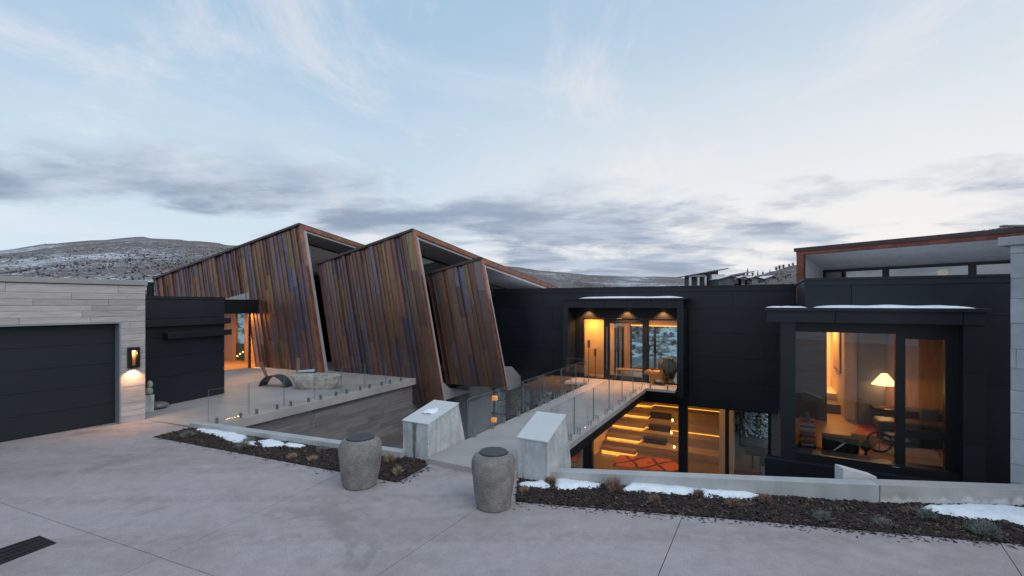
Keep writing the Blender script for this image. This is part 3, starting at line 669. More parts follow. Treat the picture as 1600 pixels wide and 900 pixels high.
MB().lathe(GF.w(0.11, lm, lz1 - 0.14), [(0.03, 0.0), (0.035, 0.025), (0.03, 0.05)], 12).build('bulb', 'bulb', L)
lamp('wall_lamp_glow', 'POINT', GF.w(0.12, lm, lz1 - 0.19), 5, (1, 0.50, 0.2), 0.03, L)
lamp('wall_lamp_down', 'SPOT', GF.w(0.11, lm, lz0 - 0.02), 75, (1, 0.50, 0.22), 0.04, L, rot=(0, 0, 0), spot=125)

# small things beside the garage corner
pb = gz(229.5, 645)
o = MB().lathe((pb.x - 0.05, pb.y + 0.15, 0), [(0.16, 0), (0.17, 0.02), (0.19, 0.55), (0.19, 0.58), (0.15, 0.58), (0.14, 0.5)], 4).build('planter_box', 'pier_concrete', bevel=0.01); tag(o, 'small grey planter box at the garage corner', 'planter')
M = MB()
for r, z, dx in ((0.12, 0.58, 0), (0.09, 0.80, 0.03)): M.lathe((pb.x - 0.05 + dx, pb.y + 0.15, z), [(r * 0.3, 0), (r * .85, .06), (r, .13), (r * .8, .21), (r * .3, .26)], 14, 0.25)
tag(M.build('stacked_stone_ornament', 'rock', smooth=True), 'small ornament of stacked pale stones on the grey planter box', 'ornament')
pr = gz(243, 638)
tag(MB().lathe((pr.x, pr.y, 0), [(0.12, 0), (0.28, 0.04), (0.32, 0.12), (0.24, 0.2), (0.1, 0.24)], 20, 0.3, 1.3).build('boulder', 'rock_polished', smooth=True), 'dark round boulder at the foot of the black side wing', 'boulder')

# ------------------------------------------------------------------ house
H = thing('house', 'modern house of dark metal panels, leaning copper walls and lit glass', 'house', (7.76, 20.1, -4.6))

# ---- side wing (black box between garage and copper walls)
P0, P1 = gz(237, 638), gz(350, 615); ang = math.degrees(math.atan2(P1.x - P0.x, P1.y - P0.y))
SF = Fr(P1.x, P1.y, ang); sw0 = SF.st(P0)[1] - 2.5; SH = 3.96
SW = MB().box(SF, -5, -0.05, sw0, 0.0, 0.0, SH - 0.1).build('side_wing', 'black_metal', H)
part('roof_cap', 'dark_metal', SW, SF, -5, 0.02, sw0, 0.04, SH - 0.1, SH)
zs = [0.01, 1.05, 1.75, 2.45, 3.15, SH - 0.115]
for i in range(len(zs) - 1): part('wall_panel', 'dark_metal', SW, SF, -0.048, 0.0, sw0, 0.02, zs[i] + 0.005, zs[i + 1] - 0.005)
a0 = SF.ps(228, 500, 0.25); a1 = SF.ps(356, 500, 0.25)
part('trim_bar', 'dark_metal', SW, SF, 0.002, 0.22, a0[0], 0.14, SF.ps(345, 506, 0.2)[1], SF.ps(345, 497, 0.2)[1], bevel=0.008)
part('trim_bar', 'dark_metal', SW, SF, 0.002, 0.26, SF.ps(262, 525, 0.25)[0], 0.14, SF.ps(345, 524, 0.2)[1], SF.ps(345, 515, 0.2)[1], bevel=0.008)
fl = GF.w(-0.6, 5.0, 0); q = gz(240, 520, 3.5)
pt_ = Vector(((235 - 800) / F * 18.5, 18.5, 0))
MB().tube([(pt_.x, pt_.y, 3.6), (pt_.x, pt_.y, 4.55)], 0.12, 16).build('flue_pipe', 'black_metal', H)

# ---- copper wings
PAL = [tuple(1.75 * q for q in c) for c in [(0.170, 0.100, 0.068), (0.152, 0.086, 0.060), (0.122, 0.096, 0.100), (0.104, 0.096, 0.122), (0.100, 0.086, 0.106), (0.152, 0.116, 0.068), (0.168, 0.112, 0.080), (0.150, 0.088, 0.066), (0.135, 0.092, 0.072), (0.128, 0.086, 0.066), (0.118, 0.082, 0.070)]]
def wing(t, TL, AP, BR, zb, slope, back, inset, seed, wedge=None, left_extra=0.0, open_base=0.3, cut=None):
    r2 = random.Random(seed)
    sl, zl = BF.pt(*TL, t); sa, za = BF.pt(*AP, t); sb, zbr = BF.pt(*BR, t)
    zb = zbr if zb is None else zb
    k = (sa - sb) / (za - zbr); m = (za - zl) / (sa - sl)
    sx = lambda q, z: q + k * (z - za)           # sheared coordinate q is s at apex height
    def ztop(q): return (zl + m * (q - k * za - sl)) / (1 - m * k)
    ql = sl - k * (zl - za) - left_extra; qr = sa
    qc, zc = (-1e9, 0) if not cut else (lambda p: (p[0] - k * (p[1] - za), p[1]))(BF.pt(*cut, t))
    zbot = lambda q: zc if q < qc else zb
    wallp = [(sx(ql, zbot(ql)), zbot(ql))] + ([(sx(qc, zc), zc), (sx(qc, zb), zb)] if cut else []) + [(sx(qr, zb), zb), (sx(qr, za), za - 0.02), (sx(ql, ztop(ql)), ztop(ql) - 0.02)]
    core = MB().prism_t(BF, wallp, t, t + 0.33).build('copper_wing', 'fin_gray', H)
    MB().prism_t(BF, [(a, b if b < 1e9 else b) for a, b in wallp], t - 0.0015, t - 0.0005).build('gap_shade_sheet', 'void_black', core)  # black sheet, puts the shade between the copper boards into colour
    q = ql
    while q < qr - 0.05:
        w = r2.choice([0.2, 0.24, 0.3, 0.36, 0.42, 0.26]) * r2.uniform(0.9, 1.1)
        if qr - (q + w) < 0.25: w = qr - q
        if q < qc < q + w + .15: w = qc - q
        q1 = q + w; zb_ = zbot(q + .001); cuts = [zb_]; z = zb_ + r2.uniform(0.5, 2.4)
        top = min(ztop(q), ztop(q1))
        while z < top - 0.7: cuts.append(z); z += r2.uniform(0.9, 3.0)
        cuts.append(None); c = r2.choice(PAL); dep = r2.choice([0.01, 0.02, 0.06, 0.09, 0.12])
        for z0, z1 in zip(cuts, cuts[1:]):
            if r2.random() < 0.75: c = r2.choice(PAL)
            g = 0.013
            za0, za1 = (ztop(q + g), ztop(q1 - g)) if z1 is None else (z1 - 0.008, z1 - 0.008)
            poly = [(sx(q + g, z0), z0), (sx(q1 - g, z0), z0), (sx(q1 - g, za1), za1), (sx(q + g, za0), za0)]
            v = r2.uniform(0.75, 1.25); M = MB().prism_t(BF, poly, t - dep - r2.uniform(0, 0.008), t - 0.002)
            # standing rib on the panel's left edge
            rib = [(sx(q + g, z0), z0), (sx(q + g + 0.022, z0), z0), (sx(q + g + 0.022, za0), za0 - 0.004), (sx(q + g, za0), za0 - 0.004)]
            M.prism_t(BF, rib, t - dep - 0.05, t - dep + 0.001)
            M.build('copper_panel', 'copper_panel', core, color=tuple(x * v for x in c))
        q = q1
    # corner trim and coping
    tw = 0.13
    MB().prism_t(BF, [(sx(qr, zb) + 0.0, zb), (sx(qr, zb) + tw * .6, zb), (sx(qr, za) + tw * .6, za), (sx(qr, za), za)], t - 0.15, t + 0.06).build('corner_trim', 'copper_trim', core)
    # roof slab: front edge along wall top, falling to the back
    e = 0.05; zf = lambda x: zl + m * (x - sl)
    xl, xr = sx(ql, ztop(ql)), sa + tw * .6
    def slab(M, x0, x1, t0, t1, dz0, dz1):
        f = lambda x, tt, dz: BF.w(x, tt, zf(x) - slope * (tt - t) + dz)
        M.hexa([f(x0, t0, dz0), f(x1, t0, dz0), f(x1, t1, dz0), f(x0, t1, dz0), f(x0, t0, dz1), f(x1, t0, dz1), f(x1, t1, dz1), f(x0, t1, dz1)]); return M
    slab(MB(), xl, xr, t - 0.18, t + back, 0.0, 0.07).build('roof', 'roof_edge', core)
    slab(MB(), xl, xr - 0.10, t + 0.36, t + back, -0.30, -0.006).build('soffit', 'soffit_wood', core)
    slab(MB(), xr - 0.09, xr + 0.015, t - 0.06, t + back + 0.02, -0.20, 0.02).build('side_fascia', 'copper_trim', core)
    slab(MB(), xl, xr + 0.02, t - 0.21, t - 0.181, -0.06, 0.06).build('roof_coping', 'roof_edge', core)
    # recessed glazed end wall under the roof overhang
    xe2 = sa - inset; f = lambda tt: zf(xe2) - slope * (tt - t) - 0.31
    MB().prism_s(BF, [(t + 0.36, open_base), (t + back - 0.2, open_base), (t + back - 0.2, f(t + back - .2)), (t + 0.36, f(t + .36))], xe2 - 0.1, xe2).build('end_glazing', 'dark_glass', core)
    MB().prism_s(BF, [(t + 0.36, -.6), (t + back - 0.2, -.6), (t + back - 0.2, f(t + back - .2) - .02), (t + 0.36, f(t + .36) - .02)], xe2 - 0.5, xe2 - 0.2).build('end_wall', 'black_metal', core)
    MB().box(BF, xl + 0.1, xe2 - 0.3, t + back - 0.4, t + back - 0.2, -1, min(zf(xl), 5) - slope * back - .4).build('back_wall', 'black_metal', core)
    if wedge:
        xw = sb - 0.25; P = [BF.ps(u, v, xw) for u, v in wedge]
        MB().prism_s(BF, P, xw - 0.35, xw).build('base_wedge', 'fin_gray', core)
    return core
wing(0.0, (243, 436), (470, 352), (505, 581), 0.0, 0.125, 9.0, 1.3, 21, cut=(388, 466))
wing(0.55, (497, 413), (646, 361), (692, 633), None, 0.11, 11.0, 1.4, 22, [(692, 597), (702, 606), (737, 612), (693, 626)])
wing(1.5, (668, 429), (752, 405), (790, 607), None, 0.10, 12.5, 1.5, 23, [(790, 577), (800, 573), (824, 599), (795, 610)])

# ---- lit side entrance between the side wing and the first copper wall
EA, EB = gz(350, 580), gz(391, 575); EN = Fr(EA.x, EA.y, math.degrees(math.atan2(EB.x - EA.x, EB.y - EA.y))); EL = EN.st(EB)[1]
zh = EN.ps(370, 490, 0)[1]; zf1 = EN.ps(370, 468, 0)[1]
SE = MB().box(EN, -.2, 0.0, -2.2, EL + .5, zh, zf1).build('side_entrance', 'black_metal', H)
part('jamb', 'glass_frame', SE, EN, -.1, 0.0, EL - .08, EL + .04, 0.005, zh - .002)
part('pane', 'window_glass', SE, EN, -.06, -.045, -2.2, EL - .081, 0.005, zh - .002)
MB().prism_t(BF, [BF.pt(346, 470, -.12), BF.pt(390, 470, -.12), BF.pt(389, 456.5, -.12), BF.pt(346, 468.5, -.12)], -.14, -.09).build('gable_panel', 'fin_gray', SE)
part('floor', 'floor_wood', SE, EN, -6, -.11, -3, EL + 3, 0.005, 0.02)
part('ceiling', 'warm_wood', SE, EN, -6, -.21, -3, EL + 3, zh + .02, zh + .12)
tw_ = EL + 1.6; x368, x382 = EN.pt(368, 530, tw_)[0], EN.pt(382, 530, tw_)[0]
part('inner_wall', 'warm_wood', SE, EN, -6, x368, tw_, tw_ + .15, 0.021, zh + .019); part('inner_wall', 'warm_wood', SE, EN, x382, 0.4, tw_, tw_ + .15, 0.021, zh + .019)
part('inner_wall', 'interior_dark', SE, EN, x368, x382, tw_ + .02, tw_ + .15, 0.021, 1.1)
part('back_pane', 'back_glass', SE, EN, x368, x382, tw_ + .06, tw_ + .075, 1.101, zh + .019)
for q in (.2, .5, .8): part('ember', 'candle', SE, EN, x368 + (x382 - x368) * q - .04, x368 + (x382 - x368) * q + .04, tw_ - .01, tw_ + .018, .15 + q * .5, .22 + q * .5)
lamp('side_entrance_light', 'AREA', EN.w(-1.6, EL - .3, zh), 420, (1, 0.40, 0.07), 1.2, H)

# ---- main dark wall
WT = 4.42; WB_ = -0.74; WR = HF.pt(1258, 440, -5.0)[0] + 0.02
EW = MB()
EW.box(HF, -9.9, -5.3, 0.05, 0.3, WB_, WT - .02).box(HF, -0.3, WR, 0.05, 0.3, WB_, WT - .02).box(HF, -5.3, -0.3, 0.05, 0.3, 3.5, WT - .02).box(HF, -5.3, -0.3, 0.05, 0.3, WB_, -0.1)
EW = EW.build('entry_wall', 'black_metal', H)
part('parapet_cap', 'dark_metal', EW, HF, -9.95, WR, -0.06, 0.4, WT - 0.02, WT + 0.05)
part('parapet_band', 'dark_metal', EW, HF, -9.95, WR, -0.035, 0.048, WT - 0.20, WT - 0.022)
zrow = [WB_, 0.35, 1.4, 2.45, 3.46, WT - 0.205]
r2 = random.Random(4)
for i in range(5):
    for lo, hi in ((-9.9, -5.47), (-0.05, WR)) if i < 4 else ((-9.9, WR),):
        x = lo
        while x < hi - 0.05:
            e = min(hi, x + (3.4 if i % 2 else 2.9)); 
            if hi - e < 0.6: e = hi
            part('wall_panel', 'dark_metal', EW, HF, x + 0.005, e - 0.005, 0.0, 0.048, zrow[i] + 0.005, zrow[i + 1] - 0.005); x = e
part('roof', 'dark_metal', H, HF, -9.5, 7, 0.41, 9, 3.6, 4.1)
bounce_snow = part('roof_snow', 'snow', H, HF, -9.4, 6.9, 0.45, 8.9, 4.102, 4.25)  # unseen snow sheet, added and raised to bounce light up at the soffits

# ---- entry frame
T0 = -1.17
EF = MB().box(HF, -5.40, -0.15, T0 + 0.05, -0.002, 3.52, 3.84).build('entry_frame', 'black_metal', H)
part('roof_cap', 'dark_metal', EF, HF, -5.62, 0.06, T0 - 0.10, -0.064, 3.862, 3.93, bevel=0.006)
xs = [-5.45, -4.42, -3.46, -2.46, -1.42, -0.36, -0.10]
for i in range(6):
    part('fascia_panel', 'dark_metal', EF, HF, xs[i] + 0.006, xs[i + 1] - 0.006, T0, T0 + 0.048, 3.50, 3.86)
for x0, x1 in ((-5.45, -5.21), (-0.36, -0.10)):
    zz = [-0.22, 0.95, 2.2, 3.494]
    for i in range(3): part('leg_panel', 'dark_metal', EF, HF, x0, x1, T0, -0.003, zz[i] + .005, zz[i + 1] - .005)
part('base_beam', 'black_metal', EF, HF, -5.20, -0.37, T0 + 0.03, -0.003, -0.22, 0.02)
part('transom', 'black_metal', EF, HF, -5.2, -0.37, -0.25, -0.003, 3.0, 3.49)
for u in (918, 978, 1035):
    x = HF.pt(u, 487, -0.45)[0]
    MB().lathe(HF.w(x, -0.45, 3.488), [(0.05, 0), (0.05, 0.03)], 14).build('downlight', 'bulb', EF)
    lamp('downlight_beam', 'SPOT', HF.w(x, -0.45, 3.47), 330, (1, 0.46, 0.16), 0.03, EF, rot=(0, 0, 0), spot=110)
part('soffit', 'black_metal', EF, HF, -5.2, -0.37, T0 + .06, -0.26, 3.494, 3.515)

# glazing at t=-0.2
D = -0.2
def P_(u, t=D): return HF.pt(u, 500, t)[0]
xa, xb, xc, xd, xf, xg = P_(911), P_(945), P_(953), P_(1005), P_(1012), P_(1056)
zt = 2.99; z0 = 0.12
part('jamb', 'glass_frame', EF, HF, -5.2, xa, D - 0.05, D + 0.1, z0, zt)
def window(parent, fr, x0, x1, t, za, zb, fw, glass='window_glass', name='window', dpt=0.1, frame='glass_frame'):
    M = MB(); M.box(fr, x0, x0 + fw, t, t + dpt, za, zb).box(fr, x1 - fw, x1, t, t + dpt, za, zb).box(fr, x0 + fw, x1 - fw, t, t + dpt, za, za + fw).box(fr, x0 + fw, x1 - fw, t, t + dpt, zb - fw, zb)
    o = M.build(name, frame, parent)
    part('pane', glass, o, fr, x0 + fw, x1 - fw, t + dpt * .4, t + dpt * .4 + 0.012, za + fw, zb - fw)
    return o
window(H, HF, xa, xb, D, z0, zt, 0.05)
dr_ = window(H, HF, xb + .01, xf - .01, D - 0.02, z0, zt, 0.22, name='entry_door', dpt=0.12)
MB().tube([HF.w(xb + 0.13, D - 0.1, 0.6), HF.w(xb + 0.13, D - 0.1, 2.6)], 0.02, 8).build('handle', 'stainless', dr_)
window(H, HF, xf, -0.37, D, z0, zt, 0.05)

# entry room
MB().prism_z([tuple(HF.w(a, b, 0).xy) for a, b in ((-7.5, .31), (-5.19, .31), (-5.19, D + .13), (-.38, D + .13), (-.38, .31), (2, .31), (2, 4.2), (-7.5, 4.2))], 0.0, 0.12).build('entry_floor', 'floor_stone', H)
MB().prism_z([tuple(HF.w(a, b, 0).xy) for a, b in ((-7.5, .31), (-5.19, .31), (-5.19, D + .13), (-.38, D + .13), (-.38, .31), (2, .31), (2, 4.2), (-7.5, 4.2))], 3.0, 3.12).build('entry_ceiling', 'ceiling_wood', H)
part('bulkhead', 'cream_wall', H, HF, -3.6, 1.0, 4.0, 4.2, 2.51, 2.999)
part('gallery_wall', 'cream_wall', H, HF, -7.5, -3.85, 1.6, 1.75, 0.12, 2.999)
part('gallery_wall', 'cream_wall', H, HF, -6.4, -6.3, 0.31, 1.6, 0.12, 2.999)
part('corner_pier', 'cream_wall', H, HF, -4.0, -3.62, 3.4, 4.2, 0.12, 2.999)
part('corner_pier', 'cream_wall', H, HF, 1.0, 1.3, 0.31, 4.2, 0.12, 2.999)
SWN = MB().box(HF, -3.88, -3.78, 1.76, 1.84, 0.12, 2.45).box(HF, -3.88, -3.78, 2.4, 2.46, 0.12, 2.45).box(HF, -3.88, -3.78, 3.3, 3.4, 0.12, 2.45).box(HF, -3.88, -3.78, 1.84, 3.3, 2.4, 2.46).build('window', 'glass_frame', H)
part('pane', 'back_glass', SWN, HF, -3.84, -3.825, 1.84, 3.3, 0.12, 2.4)
x = -3.6
for e in (-2.3, -0.6, 1.0): window(H, HF, x, e, 4.05, 0.12, 2.5, 0.06, 'back_glass'); x = e
part('led_strip', 'led_soft', H, HF, -3.55, 0.95, 3.95, 3.98, 2.47, 2.51); part('led_strip', 'led_soft', H, HF, -3.74, -3.71, 1.8, 3.3, 2.90, 2.94)
lamp('entry_room_light', 'AREA', HF.w(-2.4, 2.0, 2.97), 95, (1, 0.36, 0.05), 2.0, H)
lamp('gallery_light', 'AREA', HF.w(-4.9, 0.95, 2.97), 75, (1, 0.40, 0.06), 0.6, H)

# ---- lower level
LF, LC, LT = -4.6, -0.78, 0.34
part('lower_ceiling', 'interior_gray', H, HF, -21, 5.5, LT - 0.02, 12.5, LC, LC + 0.55)
part('lower_floor', 'floor_stone', H, HF, -21, 5.5, LT - 0.3, 12.5, LF - 0.3, LF)
bx = lambda u, t=LT: HF.pt(u, 640, t)[0]
LG = MB().box(HF, -11.3, bx(1203), LT, LT + 0.1, LC - 0.07, LC - 0.002).box(HF, -11.3, bx(1203), LT, LT + 0.1, LF, LF + 0.08).build('lower_glazing', 'glass_frame', H)
cols = [(-11.2, -10.9), (bx(790), bx(796)), (bx(828), bx(832)), (bx(868), bx(873)), (bx(911), bx(925)), (bx(1060), bx(1074)), (bx(1133), bx(1139)), (bx(1200), bx(1205))]
for a, b in cols: part('mullion', 'glass_frame', LG, HF, a, b, LT - 0.02, LT + (0.3 if b - a > .3 else 0.12), LF + .085, LC - .075)
for (a, b), (c, d) in zip(cols, cols[1:]): part('pane', 'window_glass', LG, HF, b, c, LT + 0.05, LT + 0.062, LF + .085, LC - .075)
part('stone_panel', 'court_stone', H, HF, bx(1205), 6.4, LT - 0.1, LT + .2, LF, LC + 0.02)
part('stone_panel', 'light_stone', H, HF, bx(738), bx(768), LT - 0.35, LT - .05, LF, LC + 0.02)
part('stone_panel', 'kerb_concrete', H, HF, bx(640), bx(736), LT - 0.2, LT - .05, LF, LC + 0.02)
# bleacher stair
ST = MB().box(HF, -5.25, 1.0, 4.35, 4.5, LF, LF + 0.1).build('staircase', 'stair_stone', H)
for i in range(7):
    za = LF + 0.45 * i; ta = 4.4 + 1.1 * i
    part('tier', 'stair_stone', ST, HF, -5.2, 0.9, ta, ta + 1.1 if i < 6 else 12, LF + (0.12 if i == 0 else 0), za + 0.45, bevel=0.01)
    part('step', 'stair_stone', ST, HF, -5.2, -3.3, ta - 0.55, ta - 0.005, za + 0.045, za + 0.235, bevel=0.008)
    part('led_strip', 'led', ST, HF, -5.19, -3.31, ta - 0.545, ta - 0.50, za + 0.004, za + 0.040)
    part('led_strip', 'led', ST, HF, -3.335, -3.30, ta - 0.50, ta - 0.01, za + 0.004, za + 0.040)
    if i < 5: lamp('led_glow', 'AREA', HF.w(-4.25, ta - .62, za + .06), 7.5, (1, 0.36, 0.04), 1.8, ST, rot=(R(-35), 0, R(-HF.a)), size_y=0.05)
    if i % 2 == 0: part('led_strip', 'led', ST, HF, -3.29, 0.89, ta - 0.04, ta - 0.004, za + 0.004, za + 0.030)
part('lower_wall', 'cream_wall', H, HF, -5.6, -5.3, 2.2, 12, LF, LC)
part('lower_wall', 'cream_wall', H, HF, 0.95, 1.55, 3.0, 4.4, LF, LC)
part('lower_wall', 'interior_dark', H, HF, -5.3, 1.2, 12, 12.3, LF, LC)
for a, b in ((1.6, 3.2), (3.2, 5.4)): window(H, HF, a, b, 8.5, LF, LC, 0.08, 'back_glass')
for a, b in ((-20.9, -18), (-18, -15), (-15, -12.6), (-12.6, -10.2), (-10.2, -7.8), (-7.8, -5.7)): window(H, HF, a, b, 8.5, LF, LC, 0.08, 'back_glass')
lamp('stair_light', 'AREA', HF.w(-2.2, 5.2, LC - 0.03), 105, (1, 0.38, 0.06), 1.6, H)
lamp('hall_light', 'AREA', HF.w(-2.5, 2.0, LC - 0.03), 110, (1, 0.36, 0.05), 1.2, H)
lamp('lounge_light', 'AREA', HF.w(-10.0, 3.0, LC - 0.03), 60, (1, 0.55, 0.22), 1.2, H)
lamp('right_hall_light', 'AREA', HF.w(0.6, 1.9, LC - 0.03), 14, (1, 0.5, 0.16), 0.6, H)
rugc = [gz(u, v, LF) for u, v in ((957, 728), (968, 711), (1064, 720), (1062, 738))]
o = MB().loops([p + Vector((0, 0, 0.004)) for p in rugc], [p + Vector((0, 0, 0.02)) for p in rugc]).build('rug', 'rug_orange'); tag(o, 'orange patterned rug at the foot of the lit stairs', 'rug')
rugc = [gz(u, v, LF) for u, v in ((1118, 741), (1123, 733.5), (1190, 738), (1190, 746))]
o = MB().loops([p + Vector((0, 0, 0.004)) for p in rugc], [p + Vector((0, 0, 0.02)) for p in rugc]).build('rug', 'rug_striped'); tag(o, 'red rug edge behind the kerb at the lower right windows', 'rug')
rugc = [gz(u, v, LF) for u, v in ((880, 722), (893, 705), (910, 705), (904, 722))]
o = MB().loops([p + Vector((0, 0, 0.004)) for p in rugc], [p + Vector((0, 0, 0.02)) for p in rugc]).build('rug', 'rug_orange'); tag(o, 'orange rug seen through the glass right behind the right pier', 'rug')
for i, (u, lab) in enumerate(((1031, 'black seat cushion on the top visible stair tier'), (1029, 'black seat cushion on the middle stair tier'), (1022, 'black seat cushion on the lowest stair tier'))):
    k = 2 - i; ta = 4.4 + 1.1 * k; x = HF.pt(u, 650, ta + 0.5)[0]
    tag(MB().box(HF, x - 0.6, x + 0.6, ta + 0.6, ta + 0.95, LF + 0.45 * (k + 1) + .002, LF + 0.45 * (k + 1) + 0.33).build('cushion', 'cushion_black', bevel=0.05), lab, 'cushion')
for k, u, lab in ((0, 1043, 'glowing candle lantern on the lowest stair tier'), (1, 1039, 'glowing candle lantern on the middle stair tier'), (2, 1041, 'glowing candle lantern on the top visible stair tier')):
    ta = 4.4 + 1.1 * k; x = HF.pt(u, 650, ta + 0.3)[0] + 0.35; zc = LF + 0.45 * (k + 1) + .002
    c = thing('candle_lantern', lab, 'candle', HF.w(x, ta + 0.3, zc), 'lanterns on the stair tiers')
    MB().lathe(HF.w(x, ta + 0.3, zc), [(0.06, 0), (0.065, 0.03), (0.06, 0.035)], 12).build('dish', 'bronze', c)
    MB().lathe(HF.w(x, ta + 0.3, zc + 0.036), [(0.05, 0), (0.05, 0.1), (0.02, 0.13)], 12).build('glow', 'candle', c)
for u, v, tt, lab in ((773, 622, 2.2, 'small amber pendant lamp glowing in the lower room left of the bridge'), (772, 656, 3.2, 'amber drum lamp glowing low behind the left bridge railing')):
    x_, z_ = HF.pt(u, v, tt); t = thing('pendant_lamp', lab, 'lamp', HF.w(x_, tt, z_), 'lamps in the lower room')
    MB().lathe(HF.w(x_, tt, z_ - .12), [(.17, 0), (.18, .02), (.18, .22), (.17, .24)], 20).build('lamp_shade', 'candle_drum', t)
    MB().tube([HF.w(x_, tt, z_ + .121), HF.w(x_, tt, LC - .01)], .008, 6).build('cable', 'black_metal', t)
tb = HF.w(3.6, 5.2, LF)
t = thing('dining_table', 'dark dining table in front of the lower right windows', 'table', tb)
part('table_top', 'dining_dark', t, HF, 2.0, 5.0, 4.6, 6.0, LF + 0.70, LF + 0.77)
for sx_, tt in ((2.35, 4.85), (4.65, 4.85), (2.35, 5.55), (4.65, 5.55)): part('leg', 'leather_dark', t, HF, sx_ - .04, sx_ + .04, tt - .04, tt + .04, LF + .002, LF + 0.719)
for q, lab in ((2.9, 'pale seated chair left of two by the lower right windows'), (4.0, 'pale seated chair right of two by the lower right windows')):
    c = thing('chair', lab, 'chair', HF.w(q, 4.3, LF), 'chairs at the dining table')
    part('seat', 'interior_gray', c, HF, q - .25, q + .25, 4.05, 4.5, LF + .42, LF + .48); part('backrest', 'interior_gray', c, HF, q - .25, q + .25, 4.0, 4.045, LF + .5, LF + .85)
    for sx_, tt in ((-.22, 4.08), (.22, 4.08), (-.22, 4.46), (.22, 4.46)): part('leg', 'black_metal', c, HF, q + sx_ - .015, q + sx_ + .015, tt - .015, tt + .015, LF + .002, LF + .419)

# ---- right block and bay window
RT, BT = -5.0, -6.2
rp = lambda u, v, t: HF.pt(u, v, t)
ux0 = rp(1258, 440, RT)[0]; ux1 = rp(1579, 428, RT)[0] + 0.05; RZ = (rp(1258, 440, RT)[1] + rp(1579, 428, RT)[1]) / 2
RB = MB().box(HF, ux0 + .05, ux1 + 1, RT + 0.05, RT + 0.3, 3.4, RZ - .02).box(HF, rp(1538, 600, RT)[0], ux1 + 1, RT + 0.05, RT + 0.3, -1.5, 3.4).box(HF, ux0 + .05, ux0 + .3, RT + 0.3, 0.0, 3.3, RZ - .02).build('right_block', 'black_metal', H)
part('parapet_cap', 'dark_metal', RB, HF, ux0 - 0.05, ux1 + 1, RT - 0.06, RT + 0.4, RZ - 0.02, RZ + 0.05)
part('parapet_cap', 'dark_metal', RB, HF, ux0 - 0.05, ux0 + .4, RT + .41, -0.07, RZ - 0.02, RZ + 0.05)
part('parapet_band', 'dark_metal', RB, HF, ux0 - .03, ux1 + 1, RT - .03, RT + .048, RZ - .17, RZ - .022)
xj = rp(1330, 460, RT)[0]
part('wall_panel', 'dark_metal', RB, HF, ux0, xj - .008, RT, RT + .048, 3.4, RZ - .175); part('wall_panel', 'dark_metal', RB, HF, xj + .008, ux1 + 1, RT, RT + .048, 3.4, RZ - .175)
part('wall_panel', 'dark_metal', RB, HF, ux0, ux0 + .048, RT + .049, -2.5, 3.4, RZ - .03); part('wall_panel', 'dark_metal', RB, HF, ux0, ux0 + .048, -2.49, -.002, 3.4, RZ - .03)
part('wall_panel', 'dark_metal', RB, HF, rp(1535, 600, RT)[0], ux1 + 1, RT, RT + .048, 1.6, 3.39); part('wall_panel', 'dark_metal', RB, HF, rp(1535, 600, RT)[0], ux1 + 1, RT, RT + .048, -1.5, 1.59)
part('roof', 'dark_metal', RB, HF, ux0 + .31, ux1 + 4, RT + .31, 2, 3.6, 4.05); part('roof_snow', 'snow', RB, HF, ux0 + .4, ux1 + 3.9, RT + .45, 1.9, 4.052, 4.24)  # added snow layer behind the parapet, raised to throw light onto clerestory boards
# bay
bl, zft = rp(1198, 486, BT); br = rp(1542, 486, BT)[0]; zfb = rp(1198, 502.5, BT)[1]; zrt = zft + 0.10
BW = MB().box(HF, bl + .05, br - .05, BT + .05, RT - .002, zfb + .02, zft - .01).build('bay_window', 'black_metal', H)
part('roof_cap', 'dark_metal', BW, HF, bl - .05, br + .05, BT - .07, RT - .003, zft + .002, zrt, bevel=0.008)
j = [bl, rp(1305, 490, BT)[0], rp(1505, 490, BT)[0], br]
for a, b in zip(j, j[1:]): part('fascia_panel', 'dark_metal', BW, HF, a + .008, b - .008, BT, BT + .048, zfb, zft)
l0, l1 = rp(1220, 600, BT + .1)[0], rp(1243, 600, BT + .1)[0]; r0, r1 = rp(1505, 600, BT + .05)[0], rp(1541, 600, BT + .05)[0]
BZ = -1.05
part('leg_panel', 'dark_metal', BW, HF, l0, l1, BT + .1, RT, BZ, zfb - .005)
for a, b in ((BZ, 0.25), (0.26, 2.0), (2.01, zfb - .005)): part('leg_panel', 'dark_metal', BW, HF, r0, r1, BT + .05, RT, a, b)
gt = BT + 0.38
wt, wb = rp(1244, 518, gt)[1], rp(1244, 703, gt)[1]
part('head', 'glass_frame', BW, HF, l1, r0, gt - .02, gt + .2, wt, zfb + .019); part('sill', 'glass_frame', BW, HF, l1, r0, BT + .12, gt + .2, BZ, wb)
m0, m1 = rp(1399, 600, gt)[0], rp(1414, 600, gt)[0]; e1_ = rp(1476, 600, gt)[0]
part('mullion', 'glass_frame', BW, HF, m0, m1, gt - .05, gt + .12, wb, wt); part('mullion', 'glass_frame', BW, HF, e1_, r0, gt - .05, gt + .12, wb, wt)
zm = rp(1430, 683, gt)[1]; zm2 = rp(1430, 672, gt)[1]
part('mullion', 'glass_frame', BW, HF, m1, e1_, gt - .03, gt + .1, zm - .02, zm2)
part('mullion', 'glass_frame', BW, HF, m1, e1_, gt - .03, gt + .1, wt - .12, wt)
part('pane', 'window_glass', BW, HF, l1, m0, gt + .02, gt + .034, wb, wt); part('pane', 'window_glass', BW, HF, m1, e1_, gt + .02, gt + .034, zm2, wt - .12); part('pane', 'window_glass', BW, HF, m1, e1_, gt + .02, gt + .034, wb, zm - .02)
part('base_ledge', 'dark_metal', BW, HF, bl - .05, r1, BT - .05, BT + .11, BZ - .25, BZ + 0.32, bevel=0.01)
part('base_ledge', 'black_metal', BW, HF, bl, r1, BT + .111, RT, BZ - .3, BZ + .05)
